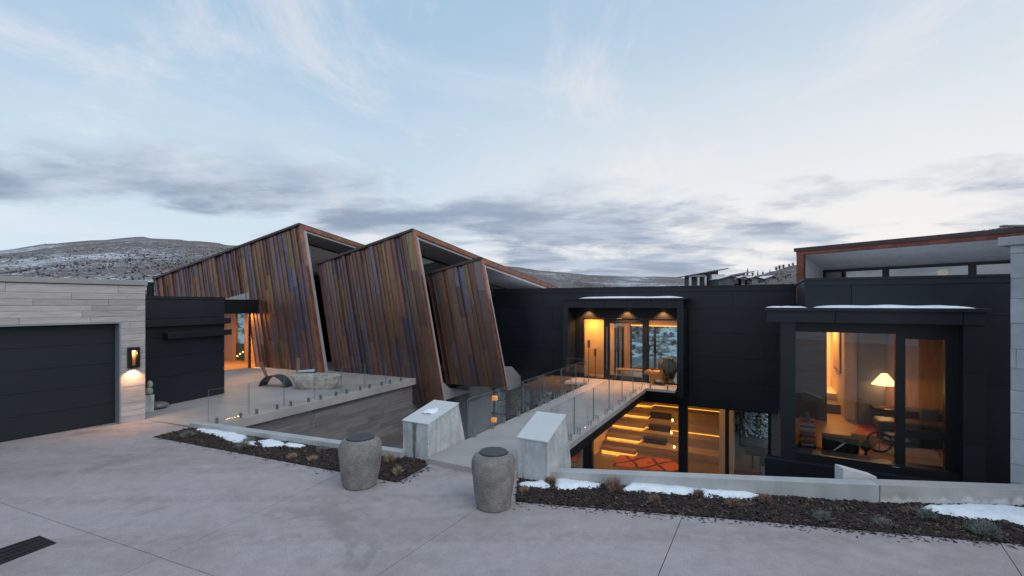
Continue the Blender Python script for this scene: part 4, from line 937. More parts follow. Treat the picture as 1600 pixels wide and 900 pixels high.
# bay room
BFZ = -0.58
part('bay_floor', 'floor_wood', H, HF, l0 + .1, r1 + 1.5, RT + .31, 6.5, BFZ - .2, BFZ); part('bay_floor', 'floor_wood', H, HF, l1, r0, gt + .2, RT + .309, BFZ - .2, BFZ)
part('bay_ceiling', 'interior_gray', H, HF, l0 + .1, r1 + 1.5, RT + .31, 6.5, wt + .12, wt + .25); part('bay_ceiling', 'interior_gray', H, HF, l1, r0, gt + .2, RT + .309, wt + .12, wt + .25)
cl_, cr_, wr_ = rp(1292, 560, -1.2)[0], rp(1341, 560, -1.2)[0], rp(1384, 560, -1.2)[0]
part('room_wall', 'interior_dark', H, HF, l0 + .1, cl_, -1.2, -0.6, BFZ, wt + .12)
part('room_wall', 'interior_gray', H, HF, cr_, wr_ , -1.2, -0.9, BFZ, wt + .12)
part('room_wall', 'warm_wood', H, HF, wr_, r1 + 1.5, -0.9, -0.7, BFZ, wt + .12)
part('room_wall', 'interior_gray', H, HF, r1 + 1.3, r1 + 1.5, RT + .31, -0.9, BFZ, wt + .12)
part('room_wall', 'interior_dark', H, HF, l0 + .1, l0 + .25, RT + .31, -1.2, BFZ, wt + .12)
part('corridor_wall', 'cream_wall', H, HF, cl_ - 2, cr_ + 2.5, 3.2, 3.4, BFZ, wt + .12); part('corridor_wall', 'cream_wall', H, HF, cr_ - .32 , cr_ - .02, -0.6, 3.2, BFZ, wt + .12)
part('picture_frame', 'glass_frame', H, HF, cr_ - .36, cr_ - .322, 0.2, 2.0, 1.0, wt - .1); part('picture', 'warm_wood', H, HF, cr_ - .37, cr_ - .361, 0.28, 1.92, 1.1, wt - .2)
part('corridor_step', 'interior_dark', H, HF, cl_ - .5, cr_ - .33, 0.9, 3.2, BFZ + .002, BFZ + .32); part('corridor_step', 'cream_wall', H, HF, cl_ - .5, cr_ - .33, 1.3, 3.2, BFZ + .325, BFZ + .62)
lamp('corridor_light', 'AREA', HF.w((cl_ + cr_) / 2 - .2, 1.5, wt + .1), 260, (1, 0.46, 0.13), 0.8, H)
lamp('bay_room_light', 'AREA', HF.w((l1 + r0) / 2, -3.2, wt + .1), 38, (1, 0.40, 0.10), 1.2, H)
# table lamp on side cabinet
lx, lz = HF.pt(1383, 600, -1.7)
t = thing('side_cabinet', 'low dark cabinet below the glowing lamp in the bay room', 'cabinet', HF.w(lx + .9, -1.5, BFZ))
part('body', 'interior_dark', t, HF, lx - .3, lx + 2.3, -1.85, -1.25, BFZ + .1, BFZ + .72); part('top', 'leather_dark', t, HF, lx - .33, lx + 2.33, -1.88, -1.22, BFZ + .725, BFZ + .76); part('plinth', 'black_metal', t, HF, lx - .25, lx + 2.25, -1.8, -1.3, BFZ + .002, BFZ + .098)
zl0 = BFZ + .762; t = thing('table_lamp', 'glowing cone shaded table lamp inside the bay window', 'lamp', HF.w(lx, -1.6, zl0))
sb_ = HF.pt(1383, 601, -1.6)[1]; st_ = HF.pt(1383, 584, -1.6)[1]
MB().lathe(HF.w(lx, -1.6, zl0), [(0.12, 0), (0.12, 0.02), (0.02, 0.03), (0.015, 0.3), (0.015, sb_ - zl0 + .1)], 16).build('base', 'bronze', t)
MB().lathe(HF.w(lx, -1.6, sb_), [(0.36, 0), (0.09, st_ - sb_), (0.085, st_ - sb_), (0.35, 0.004)], 28).build('lamp_shade', 'lamp_shade', t)
lamp('table_lamp_glow', 'POINT', HF.w(lx, -1.6, sb_ - .02), 45, (1, 0.50, 0.17), 0.08, t)
# rug, bench, radio, book tower, vase
c = [gz(u, v, BFZ) for u, v in ((1326, 690), (1343, 664), (1384, 664), (1392, 692))]
tag(MB().loops([p + Vector((0, 0, .004)) for p in c], [p + Vector((0, 0, .018)) for p in c]).build('rug', 'rug_striped'), 'red striped rug on the bay room floor', 'rug')
c = [gz(u, v, BFZ) for u, v in ((1330, 716), (1378, 698), (1460, 704), (1480, 735), (1400, 732))]
tag(MB().loops([p + Vector((0, 0, .022)) for p in c], [p + Vector((0, 0, .03)) for p in c]).build('rug', 'abstract_rug'), 'blue and rose rug at the bottom of the bay window', 'rug')
bq = HF.pz(1372, 692, BFZ)
t = thing('bench', 'dark leather bench with oval cut outs behind the bay mullion', 'bench', HF.w(bq[0] + .9, bq[1] + .5, BFZ))
part('seat', 'leather_dark', t, HF, bq[0], bq[0] + 2.4, bq[1], bq[1] + .8, BFZ + .42, BFZ + .68, bevel=0.06)
part('base', 'cushion_black', t, HF, bq[0] + .08, bq[0] + 2.3, bq[1] + .08, bq[1] + .72, BFZ + .002, BFZ + .419)
for q in (0.15, 0.3): MB().lathe(HF.w(bq[0] + .45, bq[1] + .05, BFZ + q), [(0.28, 0), (0.32, .03), (0.28, .06)], 20).build('oval_panel', 'paper', t)
sq = HF.pt(1440, 650, -2.0)
t = thing('sofa', 'dark sofa with red throw along the bay room wall', 'sofa', HF.w(sq[0], -2.3, BFZ))
part('seat', 'leather_dark', t, HF, sq[0] - 1.0, sq[0] + 1.3, -2.8, -2.0, BFZ + .05, BFZ + .42, bevel=0.05); part('backrest', 'leather_dark', t, HF, sq[0] - 1.0, sq[0] + 1.3, -2.2, -1.9, BFZ + .425, BFZ + .8, bevel=0.05)
part('throw', 'red_cloth', t, HF, sq[0] - .95, sq[0] + 1.2, -2.83, -2.22, BFZ + .43, BFZ + .56, bevel=0.03)
rx, rt_ = HF.pz(1314, 707, BFZ)
t = thing('radio_cabinet', 'low black console near the bottom left of the bay glass', 'console', HF.w(rx, rt_, BFZ))
part('body', 'cushion_black', t, HF, rx - .42, rx + .42, rt_, rt_ + .4, BFZ + .002, BFZ + .42, bevel=0.02); part('dial', 'teal_cloth', t, HF, rx - .1, rx + .06, rt_ - .012, rt_ - .002, BFZ + .31, BFZ + .37)
vx, vt = HF.pz(1353, 712, BFZ)
tag(MB().lathe(HF.w(vx, vt, BFZ + .002), [(0.08, 0), (0.03, .05), (0.03, .1), (0.12, .22), (0.13, .32), (0.07, .38), (0.09, .42)], 20).build('vase', 'cushion_black', smooth=True), 'small dark footed vase beside the console', 'vase')
kx, kt = HF.pz(1262, 700, BFZ)
t = thing('book_tower', 'narrow dark tower shelf holding a stack of books', 'shelf', HF.w(kx, kt + .2, BFZ))
part('base', 'cushion_black', t, HF, kx - .22, kx + .22, kt, kt + .4, BFZ + .002, BFZ + .06); part('spine', 'cushion_black', t, HF, kx - .02, kx + .02, kt + .3, kt + .34, BFZ + .06, BFZ + 1.0)
zb = BFZ + .062; r2 = random.Random(9)
NB = 14
ORD = ['first', 'second', 'third', 'fourth', 'fifth', 'sixth', 'seventh', 'eighth', 'ninth', 'tenth', 'eleventh', 'twelfth', 'thirteenth', 'fourteenth']
for i in range(NB):
    h = r2.uniform(.04, .075); w = r2.uniform(.14, .2)
    o = MB().box(HF, kx - w, kx + w, kt + .02, kt + .27, zb, zb + h - .004).build('book', 'book_%d' % r2.randrange(6)); zb += h
    tag(o, '%s book from the bottom of the stack on the narrow tower shelf' % ORD[i], 'book', 'books stacked on the tower shelf')
tag(MB().lathe(HF.w(kx, kt + .16, zb), [(0.06, 0), (0.08, .05), (0.04, .1), (0.05, .16), (0.03, .2)], 14).build('figurine', 'teal_cloth', smooth=True), 'small figurine on top of the book stack', 'figurine')

gx, gtt = HF.pz(1275, 703, BFZ); r2 = random.Random(3); M = MB()
for i in range(26):
    a = i / 25 * 5.2; p = HF.w(gx + .36 * math.cos(a) + r2.uniform(-.02, .02), gtt + .16 * math.sin(a), BFZ + .03); M.lathe(p, [(.012, -.026), (.03, -.012), (.032, .008), (.014, .028)], 8)
tag(M.build('bead_garland', 'red_cloth', smooth=True), 'string of red beads on the floor by the book tower', 'garland')
wx_, wt_ = HF.pz(1374, 708, BFZ); c = HF.w(wx_, wt_, BFZ + .32)
wo = thing('wheel_ornament', 'round dark wheel ornament right of the footed vase', 'ornament', HF.w(wx_, wt_, BFZ))
u_ = Vector((HF.e2.x, HF.e2.y, 0)); M = MB(); M.tube([c + (u_ * math.cos(k * .2618) + Vector((0, 0, math.sin(k * .2618)))) * .28 for k in range(25)], .028, 8); M.build('rim', 'cushion_black', wo)
for k in range(4):
    d_ = u_ * math.cos(k * .785) + Vector((0, 0, math.sin(k * .785))); MB().tube([c - d_ * .27, c + d_ * .27], .01, 6).build('spoke', 'bronze', wo)
yx, yt = HF.pz(1352, 700, BFZ)
tag(MB().box(HF, yx - .3, yx + .3, yt + .25, yt + .37, BFZ + .002, BFZ + .34).build('cushion', 'yellow_cloth', bevel=.05), 'mustard yellow cushion leaning behind the footed vase', 'cushion')
for i, (q, m_, lab) in enumerate(((.1, 'teal_cloth', 'teal cushion on the dark bay room sofa'), (.75, 'red_cloth', 'red cushion on the dark bay room sofa'))):
    tag(MB().box(HF, sq[0] + q - .22, sq[0] + q + .22, -2.4, -2.25, BFZ + .57, BFZ + .95).build('cushion', m_, bevel=.06), lab, 'cushion')
for z_ in (1.0, 1.9): part('switch_plate', 'cushion_black', H, HF, cl_ + .15, cl_ + .25, 3.18, 3.199, BFZ + z_, BFZ + z_ + .14)

# ---- upper right clerestory volume, turned to the right
Y0 = 17.0; X0_ = (1246 - 800) / F * Y0; UF = Fr(X0_, Y0, 57.0)
zt_ = CZ + (HY - 388) / F * Y0
zo = UF.pt(1246, 398, 0)[1]; tb_, zbk = UF.ps(1297, 422, 0.35)
UW = MB().box(UF, 0.02, 9, tb_, tb_ + .3, 3.7, 4.55).build('clerestory', 'black_metal', H)
part('roof', 'roof_edge', UW, UF, -.08, 9, -.1, tb_ + 2, zt_ - .13, zt_)
part('roof_fascia', 'copper_trim_red', UW, UF, -.02, 9, -.05, 0.1, zo - .02, zt_ - .132)
part('corner_post', 'copper_trim_red', UW, UF, -.02, 0.22, -.03, 0.12, 3.7, zo - .021)
part('side_wall', 'fin_gray', UW, UF, 0.0, 0.1, 0.121, tb_, 3.7, zt_ - .17)
nb = 9
for i in range(nb):
    a = 0.13 + (tb_ - .13) * i / nb; b = 0.13 + (tb_ - .13) * (i + 1) / nb
    part('board', 'soffit_wood', UW, UF, 0.101, 0.13, a + .006, b - .006, 3.7, zo + .1)
for i in range(12):
    a = 0.13 + (tb_ + .3 - .13) * i / 12; b = 0.13 + (tb_ + .3 - .13) * (i + 1) / 12; f = lambda t: zo - .03 - (zo - .03 - zbk) * (t - .13) / (tb_ - .13)
    MB().prism_s(UF, [(a + .004, f(a)), (b - .004, f(b)), (b - .004, f(b) + .05), (a + .004, f(a) + .05)], .131, 9).build('soffit_board', 'soffit_wood', UW)
wx = [.13, 2.1, 4.3, 6.6, 9]
for a, b in zip(wx, wx[1:]):
    o = window(UW, UF, a, b, tb_ - .06, 4.0, zbk, 0.09, 'coated_glass')
part('upper_back_wall', 'interior_dark', H, UF, .1, 9, tb_ + 2.5, tb_ + 2.6, 3.7, zbk + .5)
for q, lab in ((1.25, 'left'), (3.4, 'right')):
    MB().lathe(UF.w(q + 2.0, tb_ + 1.4, zbk - .30), [(0.1, 0), (0.16, .1), (0.1, .2)], 12).build('pendant_glow', 'candle', UW)

# ---- snow on the roofs
def roof_snow(fr, x0, x1, t0, t1, z, h, label, seed):
    M = MB(); nx, nt_ = 40, 8; vs = []; fs = []
    for i in range(nx + 1):
        for k in range(nt_ + 1):
            a, b = i / nx, k / nt_; e = min(1, 7 * a, 7 * (1 - a)) ** .5 * min(1, 3.2 * b, 5 * (1 - b)) ** .5
            p = fr.w(x0 + (x1 - x0) * a, t0 + (t1 - t0) * b + 0.05 * noise.noise(Vector((a * 9, seed, 0))), 0)
            vs.append((p.x, p.y, z + h * e * (0.85 + .35 * noise.noise(Vector((a * 5, b * 2, seed))))))
    for i in range(nx):
        for k in range(nt_): fs.append((i * (nt_ + 1) + k, i * (nt_ + 1) + k + 1, (i + 1) * (nt_ + 1) + k + 1, (i + 1) * (nt_ + 1) + k))
    o = MB().add(vs, fs).build('snow_strip', 'snow', smooth=True, recalc=True); tag(o, label, 'snow')
roof_snow(HF, HF.pt(906, 466, -1)[0], HF.pt(1066, 466, -1)[0], -1.18, -.12, 3.931, 0.09, 'rounded snow strip on the entry canopy roof', 3)
roof_snow(HF, rp(1275, 480, BT)[0], rp(1528, 480, BT)[0], BT - .02, RT - .08, zrt + .001, 0.075, 'long snow strip on the bay window roof', 6)
roof_snow(HF, bl, rp(1262, 480, BT)[0], BT + .06, RT - .1, zrt + .001, 0.04, 'thin snow film on the left end of the bay window roof', 8)

# ------------------------------------------------------------------ footbridge
BR = thing('footbridge', 'concrete footbridge from the driveway to the lit entry door', 'footbridge', HF.w(-2.8, -7, 0))
MB().prism_z([tuple(HF.w(a, b, 0).xy) for a, b in ((-4.07, -12.95), (-1.81, -12.95), (-1.81, -12.6), (-1.54, -12.6), (-1.54, -1.62), (-4.07, -1.62))], -0.04, 0.12).build('deck', 'terrace_concrete', BR, bevel=0.008)
part('landing', 'terrace_concrete', BR, HF, -5.19, -0.38, -1.61, D - 0.03, 0.022, 0.121)
part('side_beam', 'black_metal', BR, HF, -1.70, -1.62, -11.2, -1.3, -0.36, -0.042); part('side_beam', 'black_metal', BR, HF, -4.0, -3.92, -11.2, -1.3, -0.36, -0.042)
part('cross_beam', 'black_metal', BR, HF, -3.9, -1.72, -6.5, -6.3, -0.3, -0.05)
# piers
def pier(x0, x1, tf, tbk, zf_, zb_, lean, label):
    o = thing('concrete_pier', label, 'pier', HF.w((x0 + x1) / 2, (tf + tbk) / 2, 0), 'piers at the head of the footbridge')
    MB().prism_s(HF, [(tf, -1.0), (tbk, -1.0), (tbk, 0.1), (tbk - lean, zb_), (tf + .01, zf_)], x0, x1).build('block', 'pier_concrete', o, bevel=0.014)
    d = Vector((tbk - lean - tf, zb_ - zf_)).normalized() * 0.0
    MB().prism_s(HF, [(tf - .015, zf_ + .002), (tbk - lean + .01, zb_ + .002), (tbk - lean + .005, zb_ + .03), (tf - .012, zf_ + .03)], x0 - .012, x1 + .012).build('cap', 'pier_cap_concrete', o, bevel=0.006)
    return o
lp = pier(-4.86, -4.08, -12.85, -11.32, 0.86, 1.12, 0.30, 'left pale concrete pier with a clump of snow and wet streak')
pier(-1.80, -1.10, -12.72, -11.38, 0.84, 1.18, 0.34, 'right pale concrete pier beside the right urn')
x_ = -4.5; r2 = random.Random(6); zz = [0.03 + .83 * i / 16 for i in range(17)]; wl = [(x_ - .035 - .02 * sm(z) + r2.uniform(-.012, .012), z) for z in zz]; wr = [(x_ + .03 + .035 * sm(z) + r2.uniform(-.012, .012), z) for z in zz]
MB().prism_t(HF, wl + wr[::-1], -12.853, -12.849).build('wet_streak', 'wet_stain', lp)
snow_patch([HF.w(a, b, 0) for a, b in ((-4.62, -12.42), (-4.4, -12.44), (-4.3, -12.2), (-4.36, -11.98), (-4.5, -12.0), (-4.62, -12.2))], 1.015, 0.10, 'small snow clump on top of the left concrete pier', seed=40)

# ------------------------------------------------------------------ glass railings
def railing(name, segs, z, label, h=1.06):
    A = segs[0][0]; o = thing(name, label, 'railing', A)
    for (a, b, n, sp) in segs:
        a = Vector((a.x, a.y, z)); b = Vector((b.x, b.y, z)); d = (b - a); L = d.length; d.normalize(); nn = Vector((-d.y, d.x, 0)); pw = L / n
        for i in range(n):
            p, q = a + d * (i * pw + .02), a + d * ((i + 1) * pw - .02); th = nn * 0.008; up = Vector((0, 0, 1))
            g = MB().loops([p - th + up * .06, q - th + up * .06, q + th + up * .06, p + th + up * .06], [p - th + up * h, q - th + up * h, q + th + up * h, p + th + up * h]).build('glass_panel', 'rail_glass', o)
            M = MB(); M.loops([p - th * 1.1 + up * h, q - th * 1.1 + up * h, q + th * 1.1 + up * h, p + th * 1.1 + up * h], [v + up * .004 for v in (p - th * 1.1 + up * h, q - th * 1.1 + up * h, q + th * 1.1 + up * h, p + th * 1.1 + up * h)])
            for e, dd in ((p, -d), (q, d)):
                M.loops([e - th * 1.1 + up * .06, e + dd * .003 - th * 1.1 + up * .06, e + dd * .003 + th * 1.1 + up * .06, e + th * 1.1 + up * .06], [v + up * (h - .06) for v in (e - th * 1.1 + up * .06, e + dd * .003 - th * 1.1 + up * .06, e + dd * .003 + th * 1.1 + up * .06, e + th * 1.1 + up * .06)])
            M.build('glass_rim', 'glass_edge', g)
            for k in ((0.2, 0.8) if pw > .8 else (0.5,)):
                c = p.lerp(q, k); r_ = 0.021
                S_ = MB()
                for off in (-.034, .034):
                    cc = c + nn * off; S_.loops([cc - d * r_ - nn * .012, cc + d * r_ - nn * .012, cc + d * r_ + nn * .012, cc - d * r_ + nn * .012], [v + up * .17 for v in (cc - d * r_ - nn * .012, cc + d * r_ - nn * .012, cc + d * r_ + nn * .012, cc - d * r_ + nn * .012)])
                S_.loops([c - d * .045 - nn * .05, c + d * .045 - nn * .05, c + d * .045 + nn * .05, c - d * .045 + nn * .05], [v + up * .012 for v in (c - d * .045 - nn * .05, c + d * .045 - nn * .05, c + d * .045 + nn * .05, c - d * .045 + nn * .05)])
                S_.build('spigot', 'stainless', o)
    return o
railing('glass_railing', [(TF.w(-.12, tedge0 + .1, 0), TF.w(-.12, -.1, 0), 7, 2)], 0.001, 'frameless glass railing along the terrace edge')
railing('glass_railing', [(HF.w(-4.02, -11.31, 0), HF.w(-4.02, -1.7, 0), 6, 2), (HF.w(-4.06, -1.52, 0), HF.w(-5.15, -1.52, 0), 1, 2)], 0.121, 'frameless glass railing on the left side of the footbridge')
railing('glass_railing', [(HF.w(-1.66, -11.3, 0), HF.w(-1.66, -1.7, 0), 6, 2), (HF.w(-1.62, -1.52, 0), HF.w(-.42, -1.52, 0), 1, 2)], 0.121, 'frameless glass railing on the right side of the footbridge')

# ------------------------------------------------------------------ urns
def urn(u, v, hgt, rmax, label, seed, wob):
    p = gz(u, v); o = thing('stone_urn', label, 'urn', p, 'urns at the head of the footbridge')
    pr = [(0.0, 0.0), (.74, 0), (.80, .012), (.84, .10), (.90, .28), (.96, .48), (1.0, .68), (1.0, .78), (.975, .86), (.90, .925), (.78, .965), (.66, .985), (.66, .97)]
    fine_ = []
    for (r0, z0_), (r1_, z1_) in zip(pr[1:], pr[2:]):
        for k in range(3): fine_.append((r0 + (r1_ - r0) * k / 3, z0_ + (z1_ - z0_) * k / 3))
    fine_.append(pr[-1])
    MB().lathe((p.x, p.y, 0.001), [(r * rmax, z * hgt) for r, z in fine_], 56, wob).build('body', 'urn_stone', o, smooth=True)
    MB().lathe((p.x, p.y, hgt * .975), [(rmax * .62, 0), (rmax * .645, .01), (rmax * .645, .03), (rmax * .63, .036)], 48).build('lid', 'urn_lid', o)
urn(563, 757, 0.97, 0.425, 'smoother grey stone urn with pale scars and dark lid by the left bed', 1, 0.07)
urn(771, 790, 0.99, 0.395, 'pitted dark speckled stone urn with dark lid in front of the bridge', 2, 0.05)

# pale splash block behind the kerb under the bay
ys = 8.95; sp_ = [(((u - 800) / F * ys), CZ - (v - HY) / F * ys) for u, v in ((1321, 760), (1321, 733), (1331, 735), (1374, 747), (1374, 760))]
WF = Fr(0, ys, 0)
tag(MB().prism_t(WF, sp_, 0.06, 0.30).build('splash_block', 'pier_cap_concrete', bevel=0.006), 'pale sloped splash block behind the kerb below the bay window', 'block')
# drain grate
gc = [gz(u, v) for u, v in ((-78, 884), (62, 838), (88, 849), (-40, 898))]
GR = thing('drain_grate', 'black iron drain grate set in the driveway', 'grate', gc[1])
def bil(a, b): return gc[0].lerp(gc[1], a).lerp(gc[3].lerp(gc[2], a), b)
MB().loops([p + Vector((0, 0, .001)) for p in gc], [p + Vector((0, 0, .004)) for p in gc]).build('pit_shade', 'void_black', GR)  # flat black sheet, painted shade for the depth below the bars
for i in range(15):
    a = i / 14; w = .006; MB().loops([bil(max(0, a - w), 0) + Vector((0, 0, .004)), bil(min(1, a + w), 0) + Vector((0, 0, .004)), bil(min(1, a + w), 1) + Vector((0, 0, .004)), bil(max(0, a - w), 1) + Vector((0, 0, .004))], [bil(max(0, a - w), 0) + Vector((0, 0, .012)), bil(min(1, a + w), 0) + Vector((0, 0, .012)), bil(min(1, a + w), 1) + Vector((0, 0, .012)), bil(max(0, a - w), 1) + Vector((0, 0, .012))]).build('bar', 'iron_grate', GR)
for i in range(5):
    a = i / 4; w = .03; MB().loops([bil(0, max(0, a - w)) + Vector((0, 0, .005)), bil(1, max(0, a - w)) + Vector((0, 0, .005)), bil(1, min(1, a + w)) + Vector((0, 0, .005)), bil(0, min(1, a + w)) + Vector((0, 0, .005))], [bil(0, max(0, a - w)) + Vector((0, 0, .014)), bil(1, max(0, a - w)) + Vector((0, 0, .014)), bil(1, min(1, a + w)) + Vector((0, 0, .014)), bil(0, min(1, a + w)) + Vector((0, 0, .014))]).build('bar', 'iron_grate', GR)

# ------------------------------------------------------------------ terrace sculptures
# rough stone trough
pc = gz(496, 607); ax = TF.e2 * .88 + TF.e1 * .47; ax = Vector((ax.x, ax.y, 0)).normalized(); ay = Vector((-ax.y, ax.x, 0))
BA = thing('stone_trough', 'rough pale stone trough with a hollow top on the terrace', 'trough', pc)
vs, fs = [], []; N = 40
for z, sc_ in ((0.0, .72), (.12, .82), (.28, .92), (.45, .98), (.58, 1.0), (.60, .97), (.60, .74), (.46, .66)):
    for k in range(N):
        a = 2 * math.pi * k / N; ex = abs(math.cos(a)) ** .7 * math.copysign(1, math.cos(a)); ey = abs(math.sin(a)) ** .7 * math.copysign(1, math.sin(a))
        q = pc + ax * (ex * (1.0 if ex > 0 else 1.02) * sc_ + z * (-0.16 if ex < 0 else .1)) + ay * (ey * .42 * sc_); nn_ = noise.noise(q * 3.1 + Vector((0, 0, z * 4))) * .13 if .05 < z < .57 else 0
        vs.append((q.x + nn_ * math.cos(a), q.y - abs(nn_) * .5, z + .001))
for i in range(7):
    for k in range(N): fs.append((i * N + k, i * N + (k + 1) % N, (i + 1) * N + (k + 1) % N, (i + 1) * N + k))
fs.append(tuple(range(N))[::-1]); fs.append(tuple(range(7 * N, 8 * N)))
MB().add(vs, fs).build('basin', 'rock', BA)
w0 = pc + Vector((0, 0, .52)); MB().loops([w0 + ax * (.72 * math.cos(k * .314) + .06) + ay * .29 * math.sin(k * .314) for k in range(20)], [w0 + ax * (.72 * math.cos(k * .314) + .06) + ay * .29 * math.sin(k * .314) + Vector((0, 0, .012)) for k in range(20)]).build('water', 'rock_polished', BA)
p0 = pc - ax * 1.05 + ay * .55; MB().tube([p0 + Vector((0, 0, .62)), p0 + ax * .75 + Vector((0, 0, .68))], .10, 16).build('spout', 'stainless', BA)
MB().prism_z([tuple((p0 + ax * .1).xy), tuple((p0 + ax * .28).xy), tuple((p0 + ax * .28 + ay * .06).xy), tuple((p0 + ax * .1 + ay * .06).xy)], .002, .51).build('spout_stand', 'steel_weathered', BA)
pb2 = gz(466, 584 + 10); y2 = pb2.y + .4; xx = (466 - 800) / F * y2
tag(MB().prism_z([(xx - .09, y2), (xx + .09, y2), (xx + .09, y2 + .02), (xx - .09, y2 + .02)], .001, CZ - (559 - HY) / F * y2).build('copper_post', 'copper_blade'), 'upright flat copper post behind the stone trough', 'sculpture')
# steel arch with a leaning copper blade
pa = gz(424, 605); o = thing('steel_arch', 'curved grey steel arch sculpture on the terrace', 'sculpture', pa)
dx = Vector((0.96, -0.28, 0)); dy = Vector((0.28, 0.96, 0)); rad = .70; n = 22; rings = []
vs, fs = [], []
for i in range(n + 1):
    a = math.pi * (0.08 + .84 * i / n)
    for rr_, t_ in ((rad, 0), (rad + .03, 0), (rad + .03, .5), (rad, .5)):
        q = pa + dx * (-math.cos(a) * rr_ * 1.0) + dy * t_ + Vector((0, 0, math.sin(a) * rr_ * .9 - rad * .22)); q.z = max(q.z, 0.001); vs.append(q)
for i in range(n):
    for k in range(4): fs.append((i * 4 + k, i * 4 + (k + 1) % 4, (i + 1) * 4 + (k + 1) % 4, (i + 1) * 4 + k))
fs += [(0, 1, 2, 3), (n * 4, n * 4 + 1, n * 4 + 2, n * 4 + 3)]
MB().add(vs, fs).build('arch_plate', 'steel_weathered', o, smooth=False)
ya = pa.y + .2; b0_ = Vector(((418 - 800) / F * ya, ya, CZ - (592 - HY) / F * ya)); b1_ = Vector(((407 - 800) / F * (ya + .1), ya + .1, CZ - (566 - HY) / F * (ya + .1)))
MB().loops([b0_ + Vector((-.06, 0, 0)), b0_ + Vector((.06, 0, 0)), b0_ + Vector((.06, .02, 0)), b0_ + Vector((-.06, .02, 0))], [b1_ + Vector((-.1, 0, 0)), b1_ + Vector((.1, 0, 0)), b1_ + Vector((.1, .02, 0)), b1_ + Vector((-.1, .02, 0))]).build('copper_blade', 'copper_blade', o)

# ------------------------------------------------------------------ entry ornaments
# bear figure
bx0, bt0 = HF.pz(1028, 601, .12); bc = HF.w(bx0, bt0, .122); be = Vector((HF.e2.x, HF.e2.y, 0)); bn = Vector((HF.e1.x, HF.e1.y, 0))
def skin_body(name, verts, edges, radii, m, parent=None):
    me = bpy.data.meshes.new(name); me.from_pydata(verts, edges, []); o = bpy.data.objects.new(name, me); COL.objects.link(o); WL[o.name] = Vector((0, 0, 0))
    md = o.modifiers.new('skin', 'SKIN'); md.use_smooth_shade = True; o.modifiers.new('sub', 'SUBSURF').levels = 1; o.modifiers['sub'].render_levels = 2
    for i, r in enumerate(radii): me.skin_vertices[0].data[i].radius = r
    me.skin_vertices[0].data[0].use_root = True; me.materials.append(MATS[m]); return o
def B(x, y, z): return be * x + bn * y + Vector((0, 0, z))
bv = [B(0, 0, .42), B(.22, 0, .46), B(-.2, 0, .46), B(-.38, 0, .52), B(-.52, -.02, .50), B(-.62, -.03, .46),
      B(.24, .10, .28), B(.25, .11, .04), B(.24, -.10, .28), B(.25, -.11, .04), B(-.2, .10, .28), B(-.22, .11, .04), B(-.2, -.10, .28), B(-.22, -.11, .04), B(-.40, .09, .66), B(-.40, -.09, .66)]
bee = [(0, 1), (0, 2), (2, 3), (3, 4), (4, 5), (1, 6), (6, 7), (1, 8), (8, 9), (2, 10), (10, 11), (2, 12), (12, 13), (3, 14), (3, 15)]
brr = [(.21, .21), (.19, .2), (.17, .18), (.13, .13), (.10, .10), (.05, .05)] + [(.09, .09), (.075, .075)] * 4 + [(.03, .03)] * 2
bo = skin_body('bear_sculpture', [tuple(v) for v in bv], bee, brr, 'bronze'); bo.location = bc
tag(bo, 'small bronze bear figure standing on the entry landing', 'sculpture')
qx = HF.pt(1043, 570, 1.0)[0]
q = HF.w(qx, 1.0, .122)
tag(MB().lathe(q, [(.22, 0), (.3, .1), (.42, .45), (.45, .7), (.40, .88), (.28, .96), (.3, 1.02), (.26, 1.02), (.24, .95)], 30).build('glazed_jar', 'glazed_pot', smooth=True), 'large glazed jar inside the entry behind the bear', 'jar')
for u, hgt, lab in ((920, 1.75, 'taller slim iron candle stand at the left of the entry glass'), (930, 1.35, 'shorter slim iron candle stand left of the entry door')):
    x_ = HF.pt(u, 560, .35)[0]; c = HF.w(x_, .35, .122); t = thing('candle_stand', lab, 'candle stand', c, 'candle stands inside the entry')
    MB().lathe(c, [(.14, 0), (.14, .02), (.02, .04), (.015, hgt - .35)], 14).build('stem', 'black_metal', t)
    MB().lathe(c + Vector((0, 0, hgt - .35)), [(.05, 0), (.06, .03), (.055, .35), (.04, .38)], 14).build('holder', 'bronze', t)
cx_, ct_ = HF.pt(1005, 565, 1.6)[0], 1.6
t = thing('side_table', 'low wooden console table inside the entry', 'table', HF.w(cx_, ct_, .122))
part('table_top', 'warm_wood', t, HF, cx_ - 1.3, cx_ + .5, ct_ - .3, ct_ + .3, .36, .42)
for a, b in ((-1.2, -.2), (-1.2, .2), (.4, -.2), (.4, .2)): part('leg', 'black_metal', t, HF, cx_ + a - .03, cx_ + a + .03, ct_ + b - .03, ct_ + b + .03, .123, .359)

# ------------------------------------------------------------------ right stone pier wall
pw = gz(1579, 770); RSF = Fr(pw.x, pw.y, 62.0)
RS = thing('stone_wall', 'pale block stone wall end at the right edge', 'wall', (pw.x + 1, pw.y, 0))
zt2 = CZ + (HY - 384) / F * pw.y
part('wall_core', 'stone_grout', RS, RSF, .01, 4, .045, .6, -1.2, zt2)
rr = random.Random(2)
courses(RSF, 0.0, 0.0, 4.0, -1.0, zt2, .42, .7, 1.5, .043, 'light_stone', RS, rr, axis='s')
part('coping', 'light_stone', RS, RSF, -.16, 4.1, -.08, .7, zt2 + .002, zt2 + .17, bevel=.015)

